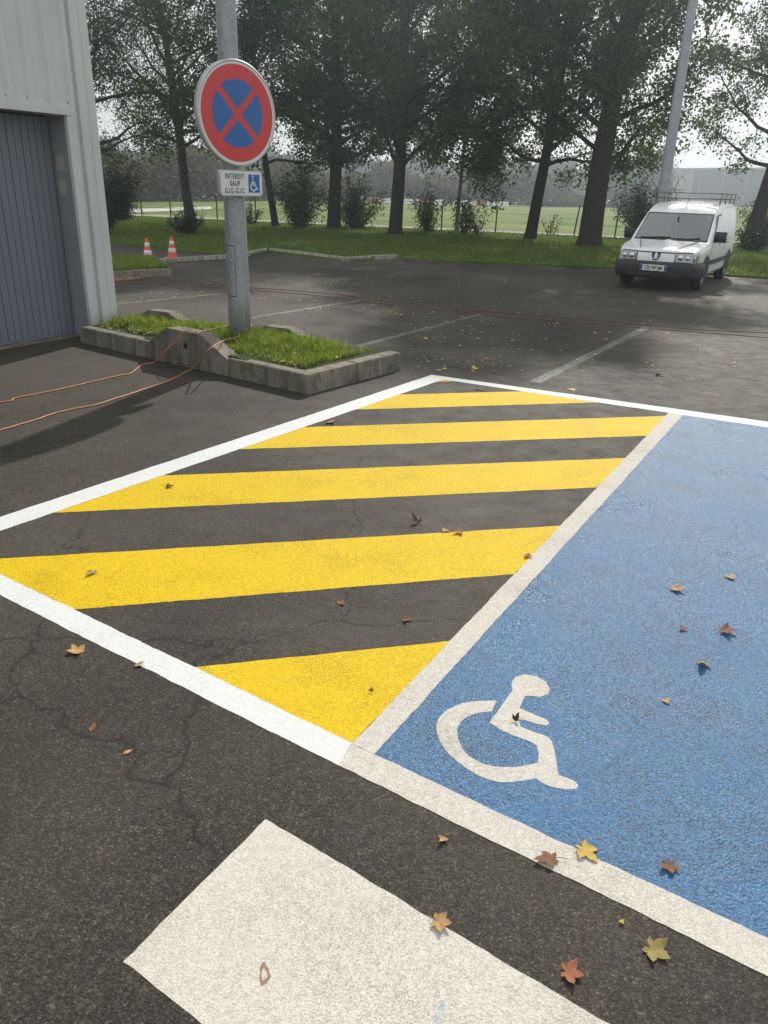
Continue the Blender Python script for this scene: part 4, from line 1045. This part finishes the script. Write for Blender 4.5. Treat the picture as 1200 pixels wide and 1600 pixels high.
def bush(base, w_, h, n, lsize, leafm, lab, seed, stems=14, name='bush', group='bushes along the wire fence', cat='bush'):
    rng = np.random.default_rng(seed); e = empty(name, base); tag(e, lab, cat, group)
    w = Wood(); segs = []
    for i in range(stems):
        a = rng.uniform(0, 6.28); o = rng.uniform(.05, .9)
        d = Vector((math.cos(a) * o * w_ / h, math.sin(a) * o * w_ / h, 1))
        st = grow(Vector((math.cos(a) * .08, math.sin(a) * .08, -.05)), d, h * rng.uniform(.65, 1.05), .02, rng, 6, .02, .12)
        w.add(st, [.022 * (1 - .8 * k / 6) for k in range(7)], 5)
        for k in range(1, 7):
            segs.append((st[k - 1], st[k]))
            for q in range(2):
                sb = grow(st[k], Vector(rng.normal(0, 1, 3)) + Vector((0, 0, .4)), w_ * rng.uniform(.12, .3), .008, rng, 3, 0, .2); w.add(sb, [.009, .007, .005, .003], 3)
                segs += [(sb[0], sb[1]), (sb[1], sb[2]), (sb[2], sb[3])]
    np_mesh('stems', np.array([tuple(v) for v in w.V]), np.array(w.F), 'twig_bark', e, True)
    Sa = np.array([tuple(a) for a, b in segs]); Sb = np.array([tuple(b) for a, b in segs])
    idx = rng.integers(0, len(segs), n); t = rng.uniform(0, 1, (n, 1))
    P = Sa[idx] * (1 - t) + Sb[idx] * t + rng.normal(0, .07 * min(2, h), (n, 3)); P = P[P[:, 2] > .03]
    leaf_mesh('foliage', P, lsize, leafm, e, rng)
    return e
bush(G0(190, 344), 2.6, 2.3, 12000, .09, 'dark_bush_leaves', 'dark rounded evergreen bush next to the warehouse wall', 31, 30)
bush(G0(160, 366), .8, 1.0, 2500, .08, 'dark_bush_leaves', 'dark low bush peeping out from the warehouse corner', 30, 14)
bush(G0(294, 366), .85, .85, 3500, .055, 'dark_bush_leaves', 'small dark shrub on the lawn at the birch foot', 32, 18)
bush(G0(468, 356), 1.9, 2.3, 7000, .09, 'bush_leaves', 'leafy bush between the slender maple and the dense maple', 33, 18)
bush(G0(556, 357), 1.9, 2.1, 6500, .09, 'bush_leaves', 'leafy bush filling the gap between the two dense maples', 34, 18)
bush(G0(668, 363), 1.3, 1.8, 2600, .085, 'bush_leaves', 'loose bush under the low foliage beside the flared trunk', 35, 12)
bush(G0(725, 365), .9, 1.7, 1300, .085, 'bush_leaves', 'thin straggly bush at the pale stem', 36, 9)
bush(G0(748, 367), .6, 1.2, 500, .08, 'bush_leaves', 'spindly sapling bush next to a fence post', 37, 5)
bush(px(1000, 374, -.02), 2.0, 2.3, 9000, .085, 'dark_bush_leaves', 'dark dense bush behind the van bonnet', 38, 24)
bush(G0(1192, 387), 1.6, 1.7, 4500, .08, 'pale_maple_leaves', 'pale yellowish bush to the side of the leaning maple', 39, 16)
bush(G0(1172, 392), .9, .9, 2500, .08, 'dark_bush_leaves', 'dark suckers sprouting round the leaning maple foot', 40, 14)
bush(px(860, 369, -.02), .5, 1.1, 260, .08, 'bush_leaves', 'spindly weed standing by the fence between two thick trunks', 41, 4)
bush(px(393, 350, LZ), .9, 1.0, 900, .07, 'bush_leaves', 'low scrub growing behind the lamp post at the fence', 42, 9)

# ================================================================== FENCE
fe = empty('wire_fence', FL0); tag(fe, 'low wire fence with thin dark posts along the lawn', 'fence')
def fence_point(pxx):
    v = ray(pxx, 350); o = Vector((0, 0, 0)); q = inter(o, Vector((v.x, v.y, 0)), FL0, FL1); return q
fposts = [(150, 0), (223, .01), (268, 0), (340, 0), (400, 0), (462, .01), (540, -.01), (612, 0), (690, 0), (775, 0), (898, .13), (963, .03), (1040, 0), (1110, 0), (1187, .02), (1270, 0)]
tops = []
for xq, ln in fposts:
    q = fence_point(xq) - FL0; hh = 1.22 + random.uniform(-.05, .05)
    bm = bmesh.new(); V, Fc = tube_geo([q + Z * -.1, q + Vector((ln * .5, 0, hh * .5)), q + Vector((ln, 0, hh))], .032, 8)
    mesh_obj('post', V, Fc, 'post_dark', fe, True); bm.free(); tops.append((q, ln, hh))
for fz in (.12, .42, .72, .97):
    pts = []
    for (q, ln, hh), (q2, ln2, hh2) in zip(tops[:-1], tops[1:]):
        a = q + Vector((ln * fz, -.035, hh * fz)); b = q2 + Vector((ln2 * fz, -.035, hh2 * fz)); pts += [a, a.lerp(b, .5) - Z * .025]
    pts.append(b); tube('wire', pts, .007, 'wire', fe, 5)

# ================================================================== LAMP POST BY THE VAN
lb = px(1018.5, 413, LZ)
lp2 = empty('lamp_post', lb); tag(lp2, 'plain grey lamp post rising behind the parked van', 'lamp post')
lathe('shaft', [(.155, -.05), (.155, .4), (.142, 1.0), (.13, 3.5), (.10, 7.0), (.095, 7.3)], 'lamp_paint', lp2, 28)
tube('lamp_arm', [(0, 0, 7.25), (-.1, -.1, 7.5), (-.5, -.6, 7.65)], .04, 'lamp_paint', lp2)
lathe('base_plate', [(.22, -.03), (.22, .02), (.16, .03)], 'lamp_paint', lp2, 20)

# ================================================================== FAR BACKGROUND
def ground_ray(x, Y):
    v = ray(x, 320); return Vector((v.x / v.y * Y, Y, -.06))
bars = [(x, 'barrier_red' if i % 5 == 2 else 'barrier_white') for i, x in enumerate(range(548, 800, 17))]
bars += [(x, 'barrier_white') for x in range(322, 430, 17)]
k = 0
for xq, m in bars:
    if 690 < xq < 715: continue
    p = ground_ray(xq, 100 + random.uniform(-.6, .6)); v = Vector((p.y, -p.x, 0)).normalized()
    e = empty('road_barrier', p, math.atan2(v.y, v.x) + random.uniform(-.05, .05))
    colr = 'white' if m == 'barrier_white' else 'red'
    tag(e, f'{colr} plastic road barrier in the row across the far meadow edge', 'road barrier', f'{colr} road barriers in the far row')
    bm = bmesh.new(); hw_ = .66
    pr = [(-.22, 0), (-.22, .12), (-.11, .22), (-.08, .58), (.08, .58), (.11, .22), (.22, .12), (.22, 0)]
    add_prism(bm, [Vector((-hw_, y, z)) for y, z in pr], Vector((0, 0, 0)), Vector((hw_ * 2, 0, 0)))
    bm_obj('shell', bm, m, e, bevel=.02)
def leaf_bank(name, pts, n, h, depth, lsize, m, lab, seed, hvar=.5, cat=None):
    rng = np.random.default_rng(seed); q = []
    cum = [0]
    for a, b in zip(pts[:-1], pts[1:]): cum.append(cum[-1] + (b - a).length)
    for _ in range(n):
        s = rng.uniform(0, cum[-1]); i = max(j for j in range(len(pts) - 1) if cum[j] <= s + 1e-9); t = (s - cum[i]) / (cum[i + 1] - cum[i])
        p = pts[i].lerp(pts[i + 1], t); hh = h * (1 + hvar * (.5 * math.sin(s * .31 + seed) + .3 * math.sin(s * .83) + .25 * math.sin(s * 2.1 + 2)))
        q.append((p.x + rng.normal(0, depth * .2), p.y + rng.normal(0, depth), hh * (1 - abs(rng.normal(0, .42))) if rng.random() < .8 else hh * rng.random()))
    P = np.array(q); P = P[P[:, 2] > -.05]
    o = leaf_mesh(name, P, lsize, m, None, rng); return tag(o, lab, kind='stuff')
leaf_bank('scrub', [ground_ray(40, 62), ground_ray(170, 70), ground_ray(300, 84), ground_ray(480, 106), ground_ray(600, 112)], 30000, 3.4, 2.0, .5, 'scrub_leaves', 'tawny scrub bank beyond the meadow on the warehouse side', 51)
leaf_bank('scrub', [ground_ray(590, 112), ground_ray(700, 118), ground_ray(830, 122), ground_ray(880, 135)], 22000, 3.6, 2.5, .55, 'scrub_leaves', 'tawny scrub bank behind the road barriers', 52)
leaf_bank('hedge', [ground_ray(830, 112), ground_ray(930, 120), ground_ray(1010, 122), ground_ray(1045, 124)], 16000, 1.1, 2.0, .45, 'bush_leaves', 'low dark green hedge across the far meadow', 53, .2)
leaf_bank('wood', [ground_ray(820, 190), ground_ray(900, 210), ground_ray(960, 215), ground_ray(1050, 215)], 26000, 7.0, 4.0, 1.0, 'far_leaves', 'hazy line of distant trees on the horizon', 54, .45)
leaf_bank('wood', [ground_ray(-60, 190), ground_ray(200, 200), ground_ray(420, 215), ground_ray(640, 220), ground_ray(840, 215)], 30000, 8.0, 4.0, 1.1, 'far_leaves', 'distant treeline glimpsed under the tree crowns', 55, .35)
tree('far_tree', ground_ray(996, 150), 8.5, .3, 'rounded pale green tree far across the meadow', 61, crown0=2.0, crown_r=3.3, n_leaves=6000, lsize=.4, leafm='pale_maple_leaves', n_limb=14, group='trees across the far meadow')
tree('poplar_tree', ground_ray(1028, 170), 11.0, .3, 'tall narrow poplar far away beside the lamp post', 62, crown0=1.2, crown_r=1.5, n_leaves=6000, lsize=.4, leafm='far_leaves', n_limb=20, group='trees across the far meadow', tilt=(.9, 1.2), spread=.5)
tree('far_tree', ground_ray(955, 165), 6.5, .25, 'low rounded far tree next to the pale green one', 63, crown0=1.2, crown_r=3.0, n_leaves=5000, lsize=.45, leafm='far_leaves', n_limb=12, group='trees across the far meadow')
# far shed
sa, sb_ = ground_ray(1046, 200), ground_ray(1290, 165)
sdv = (sb_ - sa); sln = sdv.length; shd = empty('distant_shed', sa, math.atan2(sdv.y, sdv.x)); tag(shd, 'long grey industrial shed far behind the van', 'building')
bm = bmesh.new(); pr = [(0, -.2), (0, 7.4), (11, 9.0), (22, 7.4), (22, -.2)]
add_prism(bm, [Vector((6, y, z)) for y, z in pr], Vector((0, 0, 0)), Vector((sln - 6, 0, 0))); bm_obj('wall', bm, 'shed_grey', shd)
box('end_wall', 0, 5.98, .02, 20, -.2, 7.3, 'shed_pale', shd)
box('roof_edge', -.2, sln + .2, -.25, -.02, 7.3, 7.75, 'shed_pale', shd)
for i in range(9): box('wall_seam', 8 + i * 6.2, 8.25 + i * 6.2, -.06, -.01, 0, 7.2, 'shed_pale', shd)
# distant vehicles
def far_car(p, rz, lab, m='car_white'):
    e = empty('distant_car', p, rz); tag(e, lab, 'car', 'cars far across the meadow')
    pr = [(-2.1, .35), (-2.1, .85), (-1.9, .98), (-1.2, 1.05), (-.55, 1.5), (.9, 1.5), (1.7, 1.05), (2.1, .95), (2.15, .4)]
    bm = bmesh.new(); add_prism(bm, [Vector((x, -.85, z)) for x, z in pr], Vector((0, 0, 0)), Vector((0, 1.7, 0))); bm_obj('body', bm, m, e, bevel=.08)
    pr = [(-1.02, 1.08), (-.48, 1.44), (.86, 1.44), (1.5, 1.08)]
    bm = bmesh.new(); add_prism(bm, [Vector((x, -.86, z)) for x, z in pr], Vector((0, 0, 0)), Vector((0, 1.72, 0))); bm_obj('window', bm, 'dark_glass', e)
    for x in (-1.35, 1.35):
        for y in (-.75, .75):
            q = lathe('wheel', [(.2, -.1), (.31, -.09), (.31, .09), (.2, .1)], 'rubber_black', e, 18); q.matrix_local = Matrix.Translation((x, y, .31)) @ Matrix.Rotation(R(90), 4, 'X')
far_car(ground_ray(942, 140), R(20), 'white car far off beyond the thickest trunk')
far_car(ground_ray(1026, 110), R(10), 'white car far off just beside the lamp post by the van')

# ================================================================== GLARE VEIL
hz = box('glare_veil', -540, 540, -70, 760, -1.1, 17.5, 'asphalt'); tag(hz, 'thin scattering volume added to imitate sun glare veiling the view', kind='stuff')
hm = bpy.data.materials.new('glare_veil_air'); hm.use_nodes = True; ht = hm.node_tree; ht.nodes.clear()
ho = N(ht, 'ShaderNodeOutputMaterial'); hv = N(ht, 'ShaderNodeVolumePrincipled'); ht.links.new(hv.outputs[0], ho.inputs['Volume'])
hv.inputs['Color'].default_value = (.80, .90, 1.0, 1); hv.inputs['Density'].default_value = .0021; hv.inputs['Anisotropy'].default_value = .72  # scattering air added to imitate the veiling glare of the sun in the lens
hz.data.materials.clear(); hz.data.materials.append(hm)

# ================================================================== FALLEN LEAVES
def leaf_outline(lobes, rng):
    """maple leaf: pointed lobes round a stalk"""
    pts = []
    angs = {5: (-128, -62, 0, 62, 128), 3: (-75, 0, 75), 1: (0,)}[lobes]
    lens = {5: (.55, .86, 1.0, .86, .55), 3: (.75, 1.0, .75), 1: (1.0,)}[lobes]
    if lobes == 1:
        for i in range(17):
            t = i / 16; pts.append((t, .26 * math.sin(math.pi * t ** .85)))
        return pts + [(x, -y) for x, y in pts[-2:0:-1]]
    out = [(-.12, .03)]
    seq = sorted(zip(angs, lens))[::-1]
    for i, (a, l) in enumerate(seq):
        l *= rng.uniform(.88, 1.1)
        for da, f in ((27, .60), (19, .74), (11, .78), (0, 1.0), (-11, .80), (-19, .72), (-27, .60)):
            aa = R(a + da); out.append((l * f * math.cos(aa), l * f * math.sin(aa)))
        if i < len(seq) - 1:
            am = R((a + seq[i + 1][0]) / 2); out.append((.50 * math.cos(am), .50 * math.sin(am)))
    return out + [(-.12, -.03)]
def make_leaf(seed, lobes=5, curl=.35, stalk=True):
    rng = np.random.default_rng(seed); ol = leaf_outline(lobes, rng); n = len(ol)
    cx = sum(p[0] for p in ol) / n * .6
    k1, k2 = rng.uniform(.4, 1.0) * curl, rng.uniform(.2, .8) * curl
    ca, sa_ = math.cos(rng.uniform(0, 3)), math.sin(rng.uniform(0, 3))
    def zf(x, y):
        u = x * ca + y * sa_; v = -x * sa_ + y * ca
        return k1 * u * u + k2 * abs(v) ** 1.5 * .8 + .05 * math.sin(x * 9 + seed) * math.cos(y * 8)
    V = [(cx, 0, zf(cx, 0))]
    for f in (.45, .75, 1.0):
        for x, y in ol: V.append((cx + (x - cx) * f, y * f, zf(cx + (x - cx) * f, y * f)))
    F_ = [(0, 1 + i, 1 + (i + 1) % n) for i in range(n)]
    for r_ in range(2):
        for i in range(n): F_.append((1 + r_ * n + i, 1 + (r_ + 1) * n + i, 1 + (r_ + 1) * n + (i + 1) % n, 1 + r_ * n + (i + 1) % n))
    if stalk:
        o = len(V); sv, sf = tube_geo([(-.1, 0, zf(-.1, 0)), (-.45, .06, .10), (-.85, .16, .03)], [.022, .018, .016], 5); V += [tuple(q) for q in sv]; F_ += [tuple(i + o for i in f) for f in sf]
    zm = min(v[2] for v in V)
    V = [(v[0], v[1], v[2] - zm) for v in V]
    me = bpy.data.meshes.new('fallen_leaf'); me.from_pydata(V, [], F_); me.update(); me.polygons.foreach_set('use_smooth', [True] * len(me.polygons)); return me
def drop(x, y, size, m, lab, seed, lobes=5, curl=.45, rz=None, z=.006, stalk=True, tiltv=.12):
    me = make_leaf(seed, lobes, curl, stalk); me.materials.append(M[m])
    o = bpy.data.objects.new('fallen_leaf', me); rr = random.Random(seed)
    o.location = px(x, y, z); o.scale = (size * .92, size * rr.uniform(.72, .98), size * .92); o.rotation_euler = (rr.uniform(-tiltv, tiltv), rr.uniform(-tiltv, tiltv), rr.uniform(0, 6.28) if rz is None else rz)
    link(o); tag(o, lab, 'leaf', 'fallen leaves on the painted bay')
    return o
drop(912, 1326, .060, 'leaf_yellow', 'yellow maple leaf on the edge between blue bay and white line', 101, rz=R(-60), curl=.3)
drop(862, 1342, .058, 'leaf_brown', 'curled brown maple leaf with a long stalk on the old white line', 102, rz=R(190), curl=.9)
drop(1046, 1352, .042, 'leaf_brown', 'small reddish brown leaf curled on the blue paint near the white line', 103, curl=.9)
drop(1018, 1483, .058, 'leaf_olive', 'olive tan maple leaf casting a shadow on the dark asphalt strip', 104, rz=R(-40), curl=.5, z=.002)
drop(886, 1520, .050, 'leaf_rust', 'rusty orange leaf on the asphalt strip beside the white band', 105, curl=.6, z=.002)
drop(685, 1440, .048, 'leaf_tan', 'tan leaf lying on the edge of the wide white band', 106, curl=.35)
drop(694, 1310, .032, 'leaf_tan', 'small tan leaf scrap on the asphalt strip below the symbol', 107, 3, .5, z=.002)
drop(123, 1019, .070, 'leaf_tan', 'tan maple leaf on dark asphalt just outside the near white line', 108, curl=.5, z=.002)
drop(210, 1041, .050, 'leaf_tan', 'narrow tan leaf at the outer edge of the fresh white line', 109, 1, .3, rz=R(40), stalk=False)
drop(141, 1143, .042, 'leaf_rust', 'narrow orange brown leaf alone on the dark asphalt', 110, 1, .6, rz=R(80), stalk=False, z=.002)
drop(192, 1178, .038, 'leaf_tan', 'narrow tan leaf with a thin stalk alone on the dark asphalt', 111, 1, .5, rz=R(40), z=.002)
drop(146, 893, .055, 'leaf_olive', 'crumpled olive leaf on the long yellow stripe', 112, 3, .5)
drop(261, 760, .060, 'leaf_dark', 'dark leaf pressed on the middle yellow stripe', 113, 3, .2)
drop(580, 1081, .022, 'leaf_rust', 'round rusty nut-like scrap on the triangular yellow stripe', 114, 3, 1.6, stalk=False)
drop(805, 1126, .024, 'leaf_dark', 'dark crumpled scrap on the painted wheelchair symbol', 115, 3, 1.4, stalk=False)
drop(631, 969, .038, 'leaf_brown', 'curled brown leaf on black gap beside the old white line', 116, 3, 1.0, z=.002)
drop(532, 944, .036, 'leaf_rust', 'small rust leaf on the black gap between yellow stripes', 117, 3, .7, z=.002)
drop(653, 818, .055, 'leaf_dark', 'dark curled leaf on the black gap above the long stripe', 118, 3, 1.0, z=.002)
drop(720, 832, .050, 'leaf_rust', 'flat rust leaf at the upper edge of the long yellow stripe', 119, 3, .3)
drop(697, 828, .046, 'leaf_tan', 'pale tan leaf at the upper edge of the long yellow stripe', 120, 3, .3)
drop(822, 868, .050, 'leaf_rust', 'thin rust leaf touching the old white line', 121, 3, .3)
drop(1054, 920, .062, 'leaf_tan', 'tan leaf on the blue bay, beside a yellowish one', 122, 5, .6)
drop(1140, 903, .062, 'leaf_tan', 'yellowish tan leaf lying flat on the blue bay', 123, 3, .3)
drop(1131, 986, .058, 'leaf_brown', 'reddish brown leaf on the blue bay among glints', 124, 5, .5)
drop(1069, 984, .034, 'leaf_brown', 'tiny reddish scrap on the blue bay among glints', 125, 3, .5)
drop(1100, 1036, .058, 'leaf_olive', 'greenish tan leaf on the blue bay below the reddish ones', 126, 3, .5)
drop(1039, 1096, .038, 'leaf_tan', 'small tan leaf on the blue bay across from the symbol', 127, 3, .8)
drop(747, 609, .09, 'leaf_dark', 'dark leaf beside the white end line in the hatching', 128, 3, .7, z=.002)
drop(515, 660, .08, 'leaf_tan', 'pale leaf on the black gap beside the kerb side line', 129, 3, .7, z=.002)
drop(892, 608, .09, 'leaf_yellow', 'bright yellow leaf just behind the white end line', 130, 3, .4, z=.002)
drop(742, 577, .09, 'leaf_yellow', 'yellow leaf on asphalt behind the hatched corner', 131, 3, .4, z=.002)
drop(1026, 586, .08, 'leaf_dark', 'dark leaf on asphalt behind the blue bay', 132, 3, .6, z=.002)
drop(970, 1438, .014, 'leaf_yellow', 'tiny yellow scrap on the asphalt strip by the olive leaf', 133, 3, .4, z=.006, stalk=False)
def lot_pts(rng, n):
    out = []
    while len(out) < n:
        x = rng.normal(560, 190); y = rng.uniform(425, 575)
        if x < 190 or x > 1190 or (x < 640 and y > 492) or (x < 470 and y > 468) or (x > 960 and y < 455): continue
        out.append(tuple(px(x, y, .003)))
    return np.array(out)
scraps('leaf_litter', lot_pts, 420, .016, 'white_petals', 77, 'fine pale crumbs of leaf scattered over the car park', 0)
# small leaves strewn across the car park: copies of a few meshes
kinds = [('leaf_tan', 'pale tan leaf strewn on the far car park asphalt'), ('leaf_yellow', 'yellow leaf strewn on the far car park asphalt'), ('leaf_brown', 'brown leaf strewn on the far car park asphalt')]
protos = []
for i in range(9):
    me = make_leaf(200 + i, (5, 3, 3)[i % 3], .5, i % 2 == 0); me.materials.append(M[kinds[i // 3][0]]); protos.append((me, kinds[i // 3][1], i // 3))
rl = random.Random(5); placed = 0
while placed < 150:
    x = rl.uniform(185, 1195) if placed > 70 else rl.uniform(300, 760); y = rl.uniform(418, 585)
    if x < 640 and y > 495: continue
    if x < 460 and y > 470: continue
    if x > 960 and y < 455: continue
    if x < 290 and y < 445: continue
    me, lab, kd_ = protos[min(8, int(abs(rl.gauss(0, 2.4))))]
    o = bpy.data.objects.new('fallen_leaf', me); o.location = px(x, y, .006); s = rl.uniform(.022, .052); o.scale = (s, s, s)
    o.rotation_euler = (rl.uniform(-.2, .2), rl.uniform(-.2, .2), rl.uniform(0, 6.28)); link(o)
    tag(o, lab, 'leaf', ('tan', 'yellow', 'brown')[kd_] + ' leaves on the far asphalt'); placed += 1
